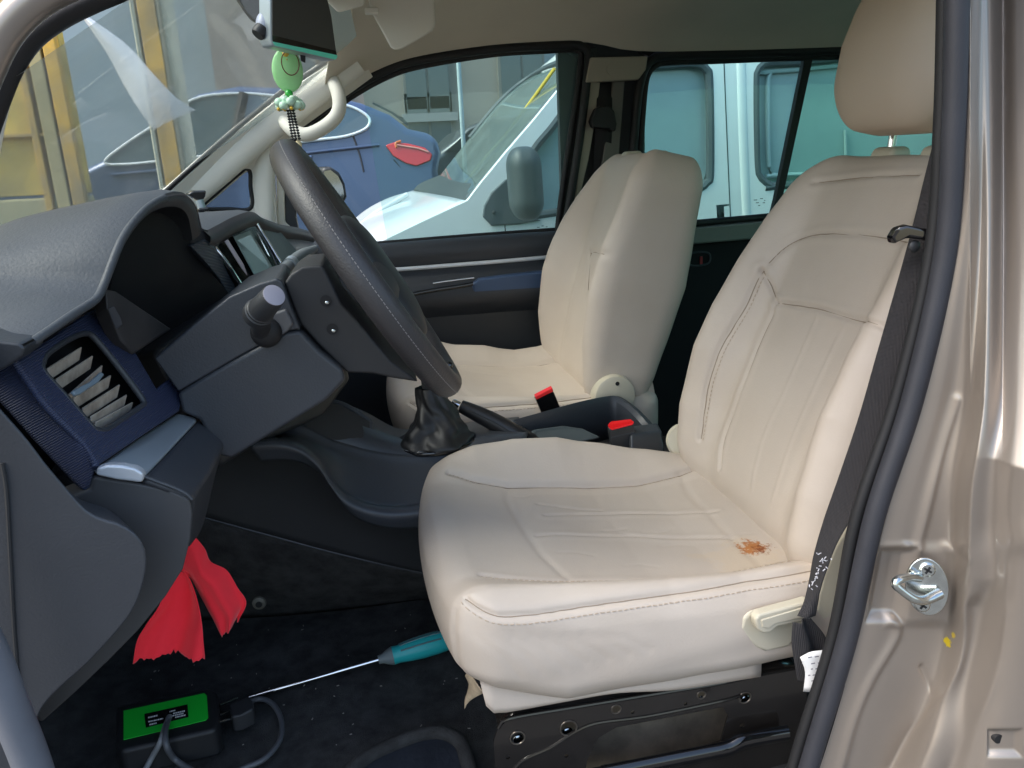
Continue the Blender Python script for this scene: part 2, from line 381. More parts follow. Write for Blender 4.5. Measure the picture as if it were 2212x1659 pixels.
def backrest(root,base,ang,dy,res,pxs=None,bol=1.0,height=.60,rad=(.07,.075,.05),far=None):
    """base = bottom centre (x,z); local axes y (across), h (up the back), t (towards the front)"""
    H=height/2;T=.062
    V,N,Fc=rbox((.245,H,T),rad,(int(.49/res),int(height/res),int(.124/res)))
    y,h,t=V[:,0].copy(),V[:,1]+H,V[:,2].copy()
    ws=lin1(h,[0,.08,.2,.33,.42,.50,height],[.92,1.0,1.03,1.02,.98,.92,.80]); y=np.where(y>0,y*(lin1(h,*far) if far else ws),y*(lin1(h,[0,.1,.5,.6],[.95,1,.97,.92]) if far else ws))
    front=np.clip((t+T)/(2*T),0,1)
    A=lin1(h,[0,.06,.14,.25,.33,.42,.50,.6],[.018,.042,.064,.076,.070,.055,.042,.015])*bol
    t=t+front*A*ss((np.abs(y)-.115)/.10)
    t=t+front*lin1(h,[0,.1,.2,.4,.6],[.0,.012,.012,.0,-.012])*(1-ss((np.abs(y)-.1)/.08))
    t=t+ (1-front)*lin1(h,[0,.1,.3,.6],[.03,.012,-.012,.01] if far else [-.015,-.02,-.01,.01])
    V=np.stack([y,h,t],1); N2=normals(V,Fc)
    fm=(N2[:,2]>.15)&(N[:,2]>.05); P2=V[:,:2].copy(); st=[];sl_=[]
    ca,sa=math.cos(ang),math.sin(ang); O=Vector((base[0],1.08+dy,base[1]))
    hd=Vector((sa,0,ca)); fd=Vector((-ca,0,sa))
    uv=[None]
    def pix(L,tt):
        if uv[0] is None:
            a,b=projs(W(V)); uv[0]=np.stack([a,b],1)
        ids=np.where(fm)[0]; Ls=cr([(a,b,0) for a,b in L],26)[:,:2]
        return [tuple(P2[ids[np.argmin(((uv[0][ids]-q)**2).sum(1))]]) for q in Ls]
        out=[]
        for a,b in L:
            d=FWD+RGT*((a-CX)/F)-UPV*((b-CY)/F); p0=O+fd*tt; s=(p0-CAM).dot(fd)/d.dot(fd); q=CAM+d*s-O
            out.append((q.y,q.dot(hd)))
        return out
    def W(V): return np.array(O)+V[:,[0]]*np.array([0,1,0])+V[:,[1]]*np.array(hd)+V[:,[2]]*np.array(fd)
    if pxs:
        for L,tt,dep,wd,sti in pxs:
            ln=pix(L,tt)
            for _ in range(3): ln=[ln[0]]+[tuple((np.array(ln[i-1])+2*np.array(ln[i])+np.array(ln[i+1]))/4) for i in range(1,len(ln)-1)]+[ln[-1]]
            groove(V,N2,fm,P2,ln,dep,wd,dep*.35)
            if dep>0: sl_.append(seamline(V,N2,fm,P2,ln))
            if sti: st.append(stitches(V,N2,fm,P2,[(a-.006,b) for a,b in ln]))
    nz=np.sin(P2[:,0]*31+2*np.sin(P2[:,1]*17))*np.sin(P2[:,1]*23+P2[:,0]*9); V-=N2*(.0009*nz)[:,None]
    def W(V): return np.array(O)+V[:,[0]]*np.array([0,1,0])+V[:,[1]]*np.array(hd)+V[:,[2]]*np.array(fd)
    c=mk('backrest',W(V),Fc,M['leather'],root,sharp=0)
    if st:
        for v,f in st:
            if f: mk('stitching',W(np.array([tuple(q) for q in v])),f,M['thread'],c,smooth=False)
    for v,f in sl_:
        if f: mk('seam',W(np.array([tuple(q) for q in v])),f,M['seam'],c,smooth=False)
    return O,hd,fd,c
# ---- driver seat
drv=thing('car_seat','beige leather car seat with a tan headrest and a rust stain, nearest the open door','car seat',(.32,1.08,.45),SEATG)
cushion(drv,0,0,0,.0034,True,True)
SE=[([(1557,1010),(1560,956),(1589,876),(1635,753),(1679,656)],.07,.0045,.0032,False),
    ([(1679,656),(1665,616),(1645,583)],.085,.004,.003,False),
    ([(1514,950),(1530,830),(1562,746),(1616,650),(1645,583)],.125,.004,.003,True),
    ([(1679,654),(1762,666),(1832,686),(1885,699),(1960,725)],.065,.004,.0028,False),
    ([(1645,583),(1690,540),(1735,512),(1790,504),(1860,508),(1960,520)],.066,.0032,.0028,False),
    ([(1755,396),(1810,388),(1880,381),(1985,377)],.055,.003,.0026,False),
    ([(1769,676),(1700,830),(1645,956),(1622,1060)],.07,-.0009,.0028,False),
    ([(1829,691),(1760,840),(1707,956),(1668,1090)],.07,-.0009,.0028,False)]
O,hd,fd,bk=backrest(drv,(.592,.705),math.radians(20),0,.0036,SE,height=.625)
print('TOP',O+hd*.615)
def headrest(root,c,ang):
    V,N,Fc=rbox((.132,.118,.052),(.075,.08,.045),(44,40,18))
    y,h,t=V[:,0].copy(),V[:,1].copy(),V[:,2].copy()
    y*=lin1(h,[-.12,-.06,.0,.06,.12],[.90,1.0,.97,.84,.66]); t+=.02*np.cos(y/.132*1.5)*1.0*(t>0)+lin1(h,[-.12,.0,.12],[.0,.008,-.004])
    ca,sa=math.cos(ang),math.sin(ang); hdv=np.array([sa,0,ca]);fdv=np.array([-ca,0,sa])
    W=np.array(c)+y[:,None]*np.array([0,1,0])+h[:,None]*hdv+t[:,None]*fdv
    return mk('headrest',W,Fc,M['leather_head'],root,sharp=0)
hr=headrest(drv,(.785,1.062,1.443),math.radians(12))
for yy in(1.135,1.02):
    p=at(1922,333,Y=1.135); p=Vector((p.x,yy,p.z-.003)); up=Vector((.10,0,1)).normalized()
    v,f=cyl(p-up*.05,p+up*.12,.0062,seg=16); mk('headrest_post',v,f,M['chrome'],drv)
    gp=slab('post_guide',[p+Vector((a,b,-.012)) for a,b in((-.020,-.030),(.020,-.030),(.020,.030),(-.020,.030))],(.002,0,.026),M['beige_plastic'],drv,bevel=.009,taper=.86)
# recliner shield and lever
sh=[at(a,b,Y=.824) for a,b in((1598,1359),(1606,1335),(1622,1321),(1722,1301),(1752,1312),(1745,1345),(1708,1399),(1655,1410),(1632,1400),(1608,1376))]
slab('recliner_shield',sh,(0,.05,0),M['beige_plastic'],drv,bevel=.006)
lv=[at(a,b,Y=.806) for a,b in((1631,1338),(1641,1328),(1748,1299),(1760,1309),(1749,1341),(1680,1355),(1665,1368),(1648,1369),(1635,1359))]
le=slab('recliner_lever',lv,(0,.016,0),M['beige_plastic'],drv,bevel=.0035)
slab('lever_inset',[at(a,b,Y=.8045) for a,b in((1645,1340),(1742,1311),(1748,1314),(1744,1332),(1676,1347),(1660,1358),(1648,1355))],(0,.003,0),M['beige_plastic'],le,bevel=.001)
# far recliner ring
v,f=cyl(at(1478,952,Y=1.32),at(1478,952,Y=1.34),.034,seg=32,rings=[(0,.030),(.2,.034),(1,.034)]); mk('recliner_cover',v,f,M['beige_plastic'],drv)
# lower skirt flap below the cushion
sk=[ [at(a,b,Y=.868) for a,b in((1037,1470),(1130,1480),(1230,1480),(1330,1470),(1450,1440),(1640,1380))],
     [at(a,b,Y=.858) for a,b in((1050,1525),(1075,1541),(1200,1520),(1330,1498),(1464,1490),(1644,1462))]]
sk.insert(1,[Vector(p)*.5+Vector(q)*.5+Vector((0,-.004,0)) for p,q in zip(*sk)])
loft('skirt_flap',sk,24,6,M['leather'],drv,solid=.002)
# torn cover corner
tc=[at3([(1004,1460,.9),(1012,1452,.89),(1030,1478,.87)]),at3([(1012,1480,.9),(1022,1488,.88),(1040,1492,.865)]),at3([(1004,1510,.9),(1012,1507,.89),(1046,1496,.866)]),at3([(1003,1532,.9),(1010,1520,.895),(1022,1508,.885)])]
loft('torn_corner',tc,8,12,mat('worn fabric',(176,158,132),.8,var=.3,vscale=60),drv,solid=.0012)
# steel base: side plate with stamped holes and a window
PY=.872
def pl(L): return [at(a,b,Y=PY) for a,b in L]
outer=pl([(1072,1700),(1066,1600),(1076,1572),(1100,1551),(1250,1525),(1420,1497),(1560,1474),(1640,1456),(1720,1442),(1742,1458),(1740,1700)])
def ph(a,b,r): c=at(a,b,Y=PY); return circ(c,r*c.y/F*1.05,16)
holes=[ph(*h) for h in((1118,1594,18),(1228,1573,21),(1331,1532,12),(1366,1537,5),(1480,1519,5),(1515,1501,11),(1609,1507,16),(1097,1634,6),(1223,1631,6),(1602,1566,7))]
win=pl([(1262,1672),(1268,1640),(1292,1592),(1330,1570),(1560,1526),(1572,1545),(1556,1600),(1420,1640)])
base=holed('seat_base',outer,holes+[win],M['steelblack'],drv,solid=.003,bevel=0)
lip=pl([(1076,1570),(1100,1549.5),(1250,1523.5),(1420,1495.5),(1560,1472.5),(1640,1454.5),(1722,1440)])
M['worn']=mat('hole rim highlight',(120,114,106),.3,metal=.8)  # pale rings stand for the highlight on the hole chamfers
for hx_ in ((1118,1594,18),(1228,1573,21),(1331,1532,12),(1515,1501,11),(1609,1507,16)):
    c=at(hx_[0],hx_[1],Y=PY-.002); tube('hole_highlight',circ(c,hx_[2]*c.y/F*1.07,28),.0011,M['worn'],base,seg=6,closed=True,raw=True,up=(0,1,0))  # M['worn'] is the highlight colour of the hole rims, not wear
tube('top_flange',[p+Vector((0,-.002,0)) for p in lip],.003,M['steelblack'],base,seg=8)
ruled('flange_face',[[p for p in lip],[p+Vector((0,.04,.001)) for p in lip]],14,M['steelblack'],base,solid=.002)
rib=pl([(1100,1672),(1130,1640),(1190,1612),(1240,1580),(1290,1560),(1400,1545),(1560,1512),(1600,1500)])
tube('stamped_rib',[p+Vector((0,-.001,0)) for p in rib],.0028,M['steelblack'],base,seg=8)
brown=mat('dusty steel',(132,120,104),.5,metal=.3,var=.35,vscale=22)
v,f=boxm(at(1415,1590,Y=.93),(.17,.003,.07)); mk('inner_plate',v,f,brown,base)
tube('slide_bar',[at(a,b,Y=.855) for a,b in((1300,1672),(1420,1648),(1520,1628),(1575,1616),(1600,1603),(1640,1594),(1700,1584))],.0125,M['gloss'],base,seg=14,flat=.7)
for a,b,r_ in((1120,1598,.0085),(1226,1584,.0095),(1610,1512,.008),(1515,1508,.004)):
    p=at(a,b,Y=.885); v,f=ball(p,r_,16,10,(1,.4,1)); mk('mount_bolt',v,f,M['steel'],base)
# ---- passenger seat
pas=thing('car_seat','plain beige leather car seat without headrest, beside the far door','car seat',(.29,1.78,.45),SEATG)
cushion(pas,-.024,.70,.048,.006,True,False,farA=.03)
def shift(L): return L
PS=[([(1264,838),(1262,760),(1266,660),(1274,548)],.07,.003,.005,False),
    ([(1274,545),(1300,548),(1328,556)],.07,.003,.005,False),
    ]
O2,hd2,fd2,_=backrest(pas,(.512,.765),math.radians(13.8),.70,.006,PS,height=.562,rad=(.035,.065,.03),far=([0,.1,.2,.3,.38,.45,.51,.57],[.9,.98,1.0,.96,.89,.79,.68,.55]))
print('PTOP',O2+hd2*.575)
for px_,yy in((1362,1.84),(1418,1.74)):
    p=at(px_,342,Y=yy); p=Vector((p.x,yy,p.z+.004))
    slab('post_guide',[p+Vector((a,b,-.012)) for a,b in((-.022,-.026),(.022,-.026),(.022,.026),(-.022,.026))],(.004,0,.024),M['beige_plastic'],pas,bevel=.008,taper=.86)
c=at(1330,857,Y=1.515)
v,f=cyl(c,c+Vector((0,.04,0)),.044,seg=40,rings=[(0,.038),(.06,.043),(.15,.044),(1,.044)]); rc=mk('recliner_cover',v,f,M['beige_plastic'],pas,sharp=35)
h=at(1334,829,Y=1.514); v,f=cyl(h,h+Vector((0,.004,0)),.0045,seg=14); mk('pivot_hole',v,f,M['deep'],rc)
tube('fabric_strap',[at(a,b,Y=1.56) for a,b in((1398,815),(1404,840),(1408,870),(1406,900))],.009,M['leather'],pas,seg=10,flat=.3)
# passenger base
v,f=boxm((.26,1.78,.56),(.24,.22,.09)); mk('seat_base',v,f,M['steelblack'],pas)
# cushion support under driver
v,f=boxm((.36,1.1,.655),(.24,.19,.03)); mk('seat_pan',v,f,M['black'],drv)
# ------------------------------------------------------------------ the van's body round the cabin
body=thing('van_body','champagne metallic van body with beige pillar trims, seen into through its open driver door','van body',(.5,1.43,.25))
M['paint']=mat('champagne paint',(146,137,128),.34,metal=.6,coat=.5,var=.06,vscale=3,bump=.03,bscale=900,bdist=.0003)
M['paint_stain']=M['paint'].copy()
# near B pillar
R=[[(2096,-60),(2094,0),(2086,276),(2061,553),(1996,864),(1918,1106),(1855,1373),(1788,1606),(1745,1730)],
   [(2104,-60),(2102,0),(2098,276),(2078,553),(2026,864),(1960,1090),(1892,1370),(1822,1600),(1780,1730)],
   [(2112,-60),(2110,0),(2108,276),(2098,553),(2062,864),(1996,1100),(1960,1340),(1880,1530),(1830,1730)],
   [(2122,-60),(2120,0),(2120,276),(2116,553),(2096,864),(2060,1060),(2046,1300),(2000,1500),(1900,1730)],
   [(2142,-60),(2140,0),(2142,276),(2140,553),(2126,864),(2094,1060),(2086,1300),(2074,1440),(1960,1730)],
   [(2166,-60),(2166,0),(2168,276),(2170,553),(2160,864),(2140,1060),(2130,1320),(2100,1470),(2020,1730)],
   [(2196,-60),(2198,0),(2200,276),(2206,553),(2200,864),(2190,1060),(2170,1340),(2140,1500),(2080,1730)],
   [(2250,-60),(2252,0),(2256,276),(2262,553),(2262,864),(2250,1100),(2230,1380),(2200,1560),(2150,1730)],
   [(2420,-60),(2420,276),(2420,864),(2420,1380),(2420,1730)]]
NU_,NV_=420,260
YS=[.728,.722,.716,.700,.664,.655,.632,.612,.575]
rr=[cr([at(a,b,Y=y) for a,b in r],NU_) for r,y in zip(R,YS)]
G=np.stack([cr([r[i] for r in rr],NV_) for i in range(NU_)])
def projs(V):
    d=V-np.array(CAM); z=d@np.array(FWD); return CX+F*(d@np.array(RGT))/z, CY-F*(d@np.array(UPV))/z
Vp=G.reshape(-1,3); u,v_=projs(Vp)
def bx(u,v,c,hw,soft): 
    du=np.abs(u-c[0])-hw[0]; dv=np.abs(v-c[1])-hw[1]; return 1-ss(np.maximum(du,dv)/soft*.5+.5)
Vp[:,1]+=.010*bx(u+.18*(v_-1262),v_,(1925,1262),(32,74),14)
Vp[:,1]-=.004*bx(u+.22*(v_-1262),v_,(2000,1262),(62,84),16)
dY=.34*np.clip(Vp[:,2]-1.0,0,1)*np.clip((u-2096)/70,0,1); Vp[:]=np.array(CAM)+(Vp-np.array(CAM))*(1+dY/Vp[:,1])[:,None]
UV=np.stack([u,v_],1)
def ridge(L,w,amp):
    L=cr([(p,q,0) for p,q in L],40)[:,:2]; d=pdist(UV/100,L/100)*100
    Vp[:,1]-=amp*np.exp(-(d/w)**2)
ridge([(2066,864),(2034,964),(2004,1090),(1980,1180)],11,.0026)
ridge([(2109,864),(2092,997),(2086,1110),(2083,1204),(2080,1240)],13,.003)
ridge([(2083,1208),(2060,1192),(2040,1178)],10,.002)
ridge([(1892,1196),(1905,1186),(1930,1182),(1958,1180)],9,.002)
ridge([(1926,1338),(1938,1356),(1930,1385),(1880,1470),(1846,1550),(1815,1660)],10,.003)
ridge([(1992,1442),(2016,1496)],6,-.0022)
ridge([(2112,1320),(2106,1400),(2088,1470),(2028,1550),(1980,1600),(1940,1668)],26,-.007)
ridge([(2160,1320),(2150,1420),(2122,1500),(2070,1580),(2020,1668)],22,.004)
ridge([(2225,1160),(2170,1170),(2140,1200),(2138,1240)],30,.006)
Vp[:,1]+=.006*bx(u,v_,(2172,1606),(34,26),8)
def surf(px,py): return Vector(Vp[np.argmin((u-px)**2+(v_-py)**2)])
pil=mk('door_pillar',Vp,gridfaces(NU_,NV_),M['paint_stain'],body,sharp=0)
add_stain(M['paint_stain'],[(tuple(surf(2048,1388)-ORG[body]),.010,(222,196,40),300,.50),(tuple(surf(2060,1374)-ORG[body]),.008,(222,196,70),380,.58)])
p=surf(2166,1602); v,f=cyl(p+Vector((0,-.0016,0)),p+Vector((0,.004,0)),.0055,seg=20); mk('bolt_hole',v,f,M['deep'],pil,smooth=False)
# seal of the near opening
sp=[(2068,-80),(2067,0),(2060,276),(2041,553),(1971,864),(1888,1120),(1832,1373),(1762,1606),(1722,1740)]
seal=tube('weather_strip',ats(sp,Y=.735),.0115,M['sealgrey'],body,seg=16,n=90)
sp2=[(2040,-80),(2040,0),(2032,276),(2010,553),(1936,864),(1850,1120),(1800,1373),(1728,1606),(1690,1740)]
tube('seal_lip',ats(sp2,Y=.752),.0075,M['rubber'],seal,seg=12,n=90)
ws_=[(600,-160,.73),(460,-105,.73),(340,-60,.73),(260,-22,.73),(200,3,.73),(130,38,.73),(70,82,.73),(28,140,.73),(0,205,.73),(-30,290,.73),(-70,420,.725),(-120,640,.71),(-135,900,.69),(-105,1160,.67),(-60,1330,.66),(-12,1440,.66),(22,1530,.66),(62,1630,.66),(100,1740,.66),(160,1900,.66)]
tube('weather_strip',at3(ws_[:13]),[.0088]*9+[.010,.012,.014],M['rubber'],body,seg=16,n=120)
tube('weather_strip',at3(ws_[12:]),[.0148,.0155,.0155,.0155],mat('pale seal rubber',(96,100,108),.5,bump=.3,bscale=300,bdist=.0006,var=.1,vscale=15),body,seg=16,n=60)
tube('pillar_skin',at3([(560,-260,.69),(420,-190,.69),(170,-50,.69),(100,-14,.69),(45,28,.69),(0,84,.69),(-40,170,.69),(-90,300,.69),(-150,460,.69),(-230,700,.68)]),.013,M['paint'],body,seg=16,n=90)
tube('pillar_trim',at3([(520,-130,.772),(320,-50,.772),(240,-16,.772),(165,20,.772),(100,64,.772),(52,118,.772),(22,180,.772),(2,250,.772),(-14,330,.772),(-40,470,.772),(-60,640,.772)]),.0048,M['trim'],body,seg=12,n=80)
slab('pillar_foot',ats([(-60,728),(0,737),(42,742),(54,752),(48,768),(20,790),(-60,835)],Y=.775),(0,.05,0),M['charcoal'],body,bevel=.006)
# striker
st=mk('door_striker',[],[],M['steel'],body)
c=at(2003,1268,Y=.69); nrm=Vector((-.42,-.9,.1)).normalized(); ax=nrm.cross(Vector((0,0,1))).normalized(); ay=ax.cross(nrm)
if ay.z<0: ay=-ay
def onp(px,py,off=0):
    d=FWD+RGT*((px-CX)/F)-UPV*((py-CY)/F); p=c+nrm*off; return CAM+d*((p-CAM).dot(nrm)/d.dot(nrm))
pl_=[onp(2003+47*math.cos(a)+5*math.sin(a),1268+62*math.sin(a)) for a in np.linspace(0,2*math.pi,36,endpoint=False)]
slab('striker_plate',pl_,-nrm*.004,M['steel'],st,bevel=.0012)
lp=[onp(1985,1248,.002),onp(1968,1246,.012),onp(1942,1252,.026),onp(1934,1262,.029),onp(1948,1276,.028),onp(1975,1294,.024),onp(2000,1296,.014),onp(2030,1282,.004)]
tube('striker_loop',lp,[.0052,.005,.0048,.0048,.0048,.005,.0054,.006],M['steel'],st,seg=14,n=50)
for a,b in((2003,1230),(1992,1306)):
    p=onp(a,b); v,f=cyl(p,p+nrm*.003,.0075,seg=24,rings=[(0,.0085),(.6,.0082),(1,.0066)]); sc_=mk('screw',v,f,M['steel'],st,sharp=30)
    parts=[boxm(p+nrm*.0031,(.0045,.0012,.0004),Matrix((ax,ay,nrm)).transposed()@Matrix.Rotation(r,3,'Z')) for r in(0.5,0.5+math.pi/2)]
    v,f=join(parts); mk('cross_slot',v,f,M['deep'],sc_,smooth=False)
# ---- windscreen
wr=[]
for y in np.linspace(2.085,.725,12):
    k=max(0,1-((y-1.43)/.66)**2); b,c=.055*k,.10*k
    wr.append([(-.90-b,y,1.025+c*.4),(-.62-b,y,1.19+c*.7),(-.30-b*.9,y,1.377+c*.95),(.03-b*.5,y,1.57+c)])
M['screen']=glass('windscreen glass',(.90,.98,.97),.12,haze=.46,even=.85,ns=1.5,diff=(.7,.78,.8))  # strong pale veil paints in the washed-out reflections on the glass
loft('windscreen',wr,20,24,M['screen'],body,sharp=0)
tube('windscreen_seal',at3([(330,440,2.06),(365,407,2.055),(417,360,2.055),(500,287,2.05),(617,193,2.04),(707,133,2.03),(748,96,2.02),(760,60,1.96)]),.0055,M['rubber'],body,seg=10,n=40)
# ---- far A pillar garnish with quarter window
def Yp(a,b):  # garnish leans inwards towards the screen
    return 2.12-.055*max(0,min(1,((b-(407-.83*(a-365)))*-1+95)/95))
o_=[(352,418),(365,407),(417,360),(500,287),(617,193),(707,133),(750,99),(768,108),(786,135),(803,164),(760,192),(713,224),(643,274),(606,312),(594,345),(594,400),(600,482),(560,484),(480,474),(400,462)]
h_=[(525,368),(535,366),(541,374),(541.5,400),(541.5,450),(490,452),(436,452),(434,447),(470,415)]
gar=holed('pillar_trim',[at(a,b,Y=Yp(a,b)) for a,b in o_],[[at(a,b,Y=Yp(a,b)) for a,b in h_]],M['trim'],body,solid=.03,bevel=.011,bseg=4)
for p in gar.data.polygons: p.use_smooth=True
tube('quarter_seal',[at(a,b,Y=Yp(a,b)-.013) for a,b in h_],.0055,M['rubber'],body,seg=8,n=60,closed=True)
M['qglass']=glass('quarter glass',(.8,.86,.9),.8,haze=.06)
slab('quarter_window',[at(a,b,Y=2.13) for a,b in((525,360),(548,366),(548,460),(425,460))],(0,.004,0),M['qglass'],body,bevel=0)
tube('pillar_trim',at3([(362,462,2.095),(400,434,2.09),(450,391,2.085),(510,337,2.08),(575,281,2.075),(650,223,2.07),(718,172,2.065),(772,132,2.06)]),[.026,.030,.033,.034,.034,.033,.031,.030],M['trim'],body,seg=24,n=60,flat=.62)
tube('pillar_trim',at3([(572,300,2.10),(569,350,2.105),(568,410,2.11),(570,480,2.115)]),[.024,.027,.029,.031],M['trim'],body,seg=20,n=30,flat=.6,up=(0,0,1))
tube('grab_handle',at3([(716,168,2.08),(722,180,2.04),(731,205,2.02),(733,232,2.01),(724,254,2.01),(700,275,2.01),(668,290,2.01),(642,287,2.02),(620,270,2.04),(606,252,2.08)]),[.013,.0155,.0165,.0165,.0165,.0165,.0165,.0165,.015,.012],M['trim'],body,seg=16,n=60)
for a,b in((716,172),(607,258)):
    p=at(a,b,Y=2.068); v,f=ball(p,.021,16,10,(1,.35,1.1)); mk('handle_socket',v,f,M['rubber'],body)
# ---- headliner and roof
f0=[at(a,b,Y=2.115) for a,b in((735,203),(800,163),(900,128),(1060,103),(1260,91),(1400,111),(1800,104))]+[Vector((1.8,2.115,1.585)),Vector((2.7,2.11,1.57))]
def rail(y,dz):
    if .86<y<2.0:
        k=1-((y-1.43)/.66)**2
        return [Vector((-.02-.02*k,y,1.57+.10*k)),Vector((.07,y,1.60+.085*k))]+[Vector((p.x,y,p.z+dz)) for p in f0[2:]]
    return [Vector((p.x+(0 if i>1 else (-.03,-.015)[i]),y,p.z+dz*min(1,.42+.2*i))) for i,p in enumerate(f0)]
rails=[f0,rail(2.085,.030),rail(2.03,.058),rail(1.93,.082),rail(1.75,.10),rail(1.43,.115),rail(1.11,.10),rail(.93,.082),rail(.83,.058),rail(.775,.03),[Vector((p.x,.745,p.z)) for p in f0]]
loft('headliner',rails,60,70,M['headliner'],body,sharp=0)
roof=[[Vector((p.x-.02,1.43+(p.y-1.43)*1.07,p.z+.045)) for p in r] for r in rails]
loft('roof_skin',roof,40,40,M['paint'],body,sharp=0)
bl=[[Vector((-.03+b,y,z)) for b,z in((-.015,1.555+q),(.03,1.60+q*.7),(.06,1.66+q*.2))] for y,q in((2.05,.005),(1.8,.068),(1.43,.10),(1.06,.068),(.8,.005))]
loft('roof_header',bl,8,14,M['headliner'],body,solid=.01)
# sun visor folded up on the passenger side
vs=[(788,-30),(800,24),(822,64),(843,103),(852,110),(866,108),(905,86),(934,68),(941,55),(939,20),(936,-30)]
slab('sun_visor',[at(a,b,Y=1.78)for a,b in vs],(.004,.035,.012),M['trim'],body,bevel=.006)
box('visor_clip',at(803,24,Y=1.765),(.014,.01,.006),M['trim'],body,bevel=.003)
slab('map_lamp',[at(a,b,Y=1.70)for a,b in((700,-30),(706,6),(730,30),(788,14),(786,-30))],(0,.05,.03),M['trim'],body,bevel=.006)
# ---- far B pillar
slab('pillar_trim',[at(a,b,Y=2.10) for a,b in((1276,124),(1400,121),(1396,150),(1380,172),(1266,178))],(0,.03,0),M['trim2'],body,bevel=.004)
p=at(1322,150,Y=2.099); v,f=cyl(p,p+Vector((0,-.0015,0)),.0145,seg=28); mk('trim_cap',v,f,M['trim2'],body,sharp=30)
slab('pillar_trim',[at(a,b,Y=2.125) for a,b in((1272,172),(1298,172),(1288,250),(1272,345),(1240,480),(1215,700),(1190,700),(1206,556),(1242,430))],(0,.03,0),M['trim2'],body,bevel=.004)
slab('pillar_trim',[at(a,b,Y=2.125) for a,b in((1325,172),(1350,172),(1338,330),(1310,520),(1280,700),(1250,700),(1300,360))],(0,.03,0),mat('grey trim',(104,100,94),.6),body,bevel=.003)
v,f=boxm(at(1300,330,Y=2.18),(.12,.012,.36)); mk('pillar_core',v,f,M['black'],body)
# ---- far rear window
RW=lambda L,Y=2.135:[at(a,b,Y=Y) for a,b in L]
tube('window_frame',RW([(1352,560),(1356,480),(1366,340),(1376,220),(1386,165),(1403,133),(1430,122),(1520,118),(1660,114),(1840,108),(2060,104)],2.125),.0155,M['rubber'],body,seg=12,n=80,flat=.8)
tube('window_frame',RW([(1372,520),(1382,340),(1392,200),(1400,160),(1414,143),(1436,135),(1540,131),(1740,124),(2060,118)],2.135),.009,M['rubber'],body,seg=10,n=80)
tube('window_frame',RW([(1470,487),(1505,482),(1660,468),(1760,459),(2000,440)],2.13),.010,M['rubber'],body,seg=10,n=30)
slab('window_divider',RW([(1740,120),(1758,120),(1692,424),(1684,470),(1666,470),(1676,430)],2.128),(0,.02,0),M['rubber'],body,bevel=.002)
M['tint']=glass('green tinted glass',(.80,.99,.96),.55,haze=.05,diff=(.6,.8,.78))
M['tint2']=glass('greener tinted glass',(.70,.96,.87),.55,haze=.05,diff=(.5,.8,.65))
slab('window_pane',RW([(1372,560),(1385,330),(1400,150),(1420,128),(1750,118),(1676,462),(1480,495)],2.142),(0,.004,0),M['tint'],body,bevel=0)
pn=slab('window_pane',RW([(1746,118),(2080,105),(2060,470),(1670,470)],2.148),(0,.004,0),M['tint2'],body,bevel=0)
mk_=[]
for a,b,l in((1632,432,9),(1645,429,7),(1652,433,3),(1636,438,8),(1650,438,6),(1640,444,5)):
    p=at(a,b,Y=2.1405); mk_.append(boxm(p,(l*.00058,.0004,.0011)))
v,f=join(mk_); mk('glass_mark',v,f,mat('dark print',(50,84,80),.6),body,smooth=False)
slab('window_ledge',RW([(1340,508),(1500,493),(1665,478),(2000,450),(2000,482),(1640,516),(1500,528),(1340,545)],2.10),(0,.07,0),mat('grey ledge',(112,114,108),.55,bump=.2,bscale=500,bdist=.0004),body,bevel=.006)
# dark lower panels, floor pan, rear and front bulkheads
v,f=boxm((1.6,2.165,.80),(1.12,.02,.315)); mk('rear_door_trim',v,f,mat('dark trim',(20,20,22),.9,bump=.3,bscale=300),body)
ring=cr(at3([(1497,562,2.1),(1500,552,2.1),(1520,548,2.1),(1540,549,2.1),(1547,556,2.1),(1545,570,2.1),(1530,576,2.1),(1505,577,2.1)]),40,True)
tube('latch_bezel',[Vector(q)+Vector((0,.04,0)) for q in ring],.003,M['charcoal'],body,seg=8,closed=True,raw=True)
v,f=boxm(at(1514,562,Y=2.143),(.0035,.004,.011)); mk('lock_indicator',v,f,mat('dull red',(150,26,30),.5),body)
slab('tailgate_window',[Vector((2.71,a,b)) for a,b in((.75,1.05),(2.1,1.05),(2.1,1.7),(.75,1.7))],(.004,0,0),M['tint2'],body,bevel=0)
slab('window_header',RW([(1352,94),(2100,86),(2100,114),(1402,122)],2.15),(0,.02,0),M['rubber'],body,bevel=.002)
v,f=boxm((2.72,1.43,.65),(.02,.74,.40)); mk('rear_bulkhead',v,f,M['black'],body)
v,f=boxm((-.88,1.43,.72),(.02,.74,.36)); mk('firewall',v,f,M['deep'],body)
v,f=boxm((1.72,.66,.70),(1.0,.02,.42)); mk('rear_side_panel',v,f,M['black'],body)
v,f=boxm((.9,1.43,.36),(1.85,.78,.02)); mk('floor_pan',v,f,M['deep'],body)
slab('rear_side_window',[Vector((a,.70,b)) for a,b in((.8,1.12),(2.6,1.12),(2.6,1.6),(.8,1.6))],(0,.004,0),M['tint2'],body,bevel=0)
loft('bonnet',[[(-1.9,.72,.92),(-1.4,.70,1.02),(-.95,.72,1.06)],[(-2.0,1.43,.96),(-1.4,1.43,1.06),(-.98,1.43,1.08)],[(-1.9,2.14,.92),(-1.4,2.16,1.02),(-.95,2.14,1.06)]],16,20,M['paint'],body,solid=.01)
v,f=boxm((-1.4,2.18,.66),(.5,.03,.34)); mk('front_wing',v,f,M['paint'],body)
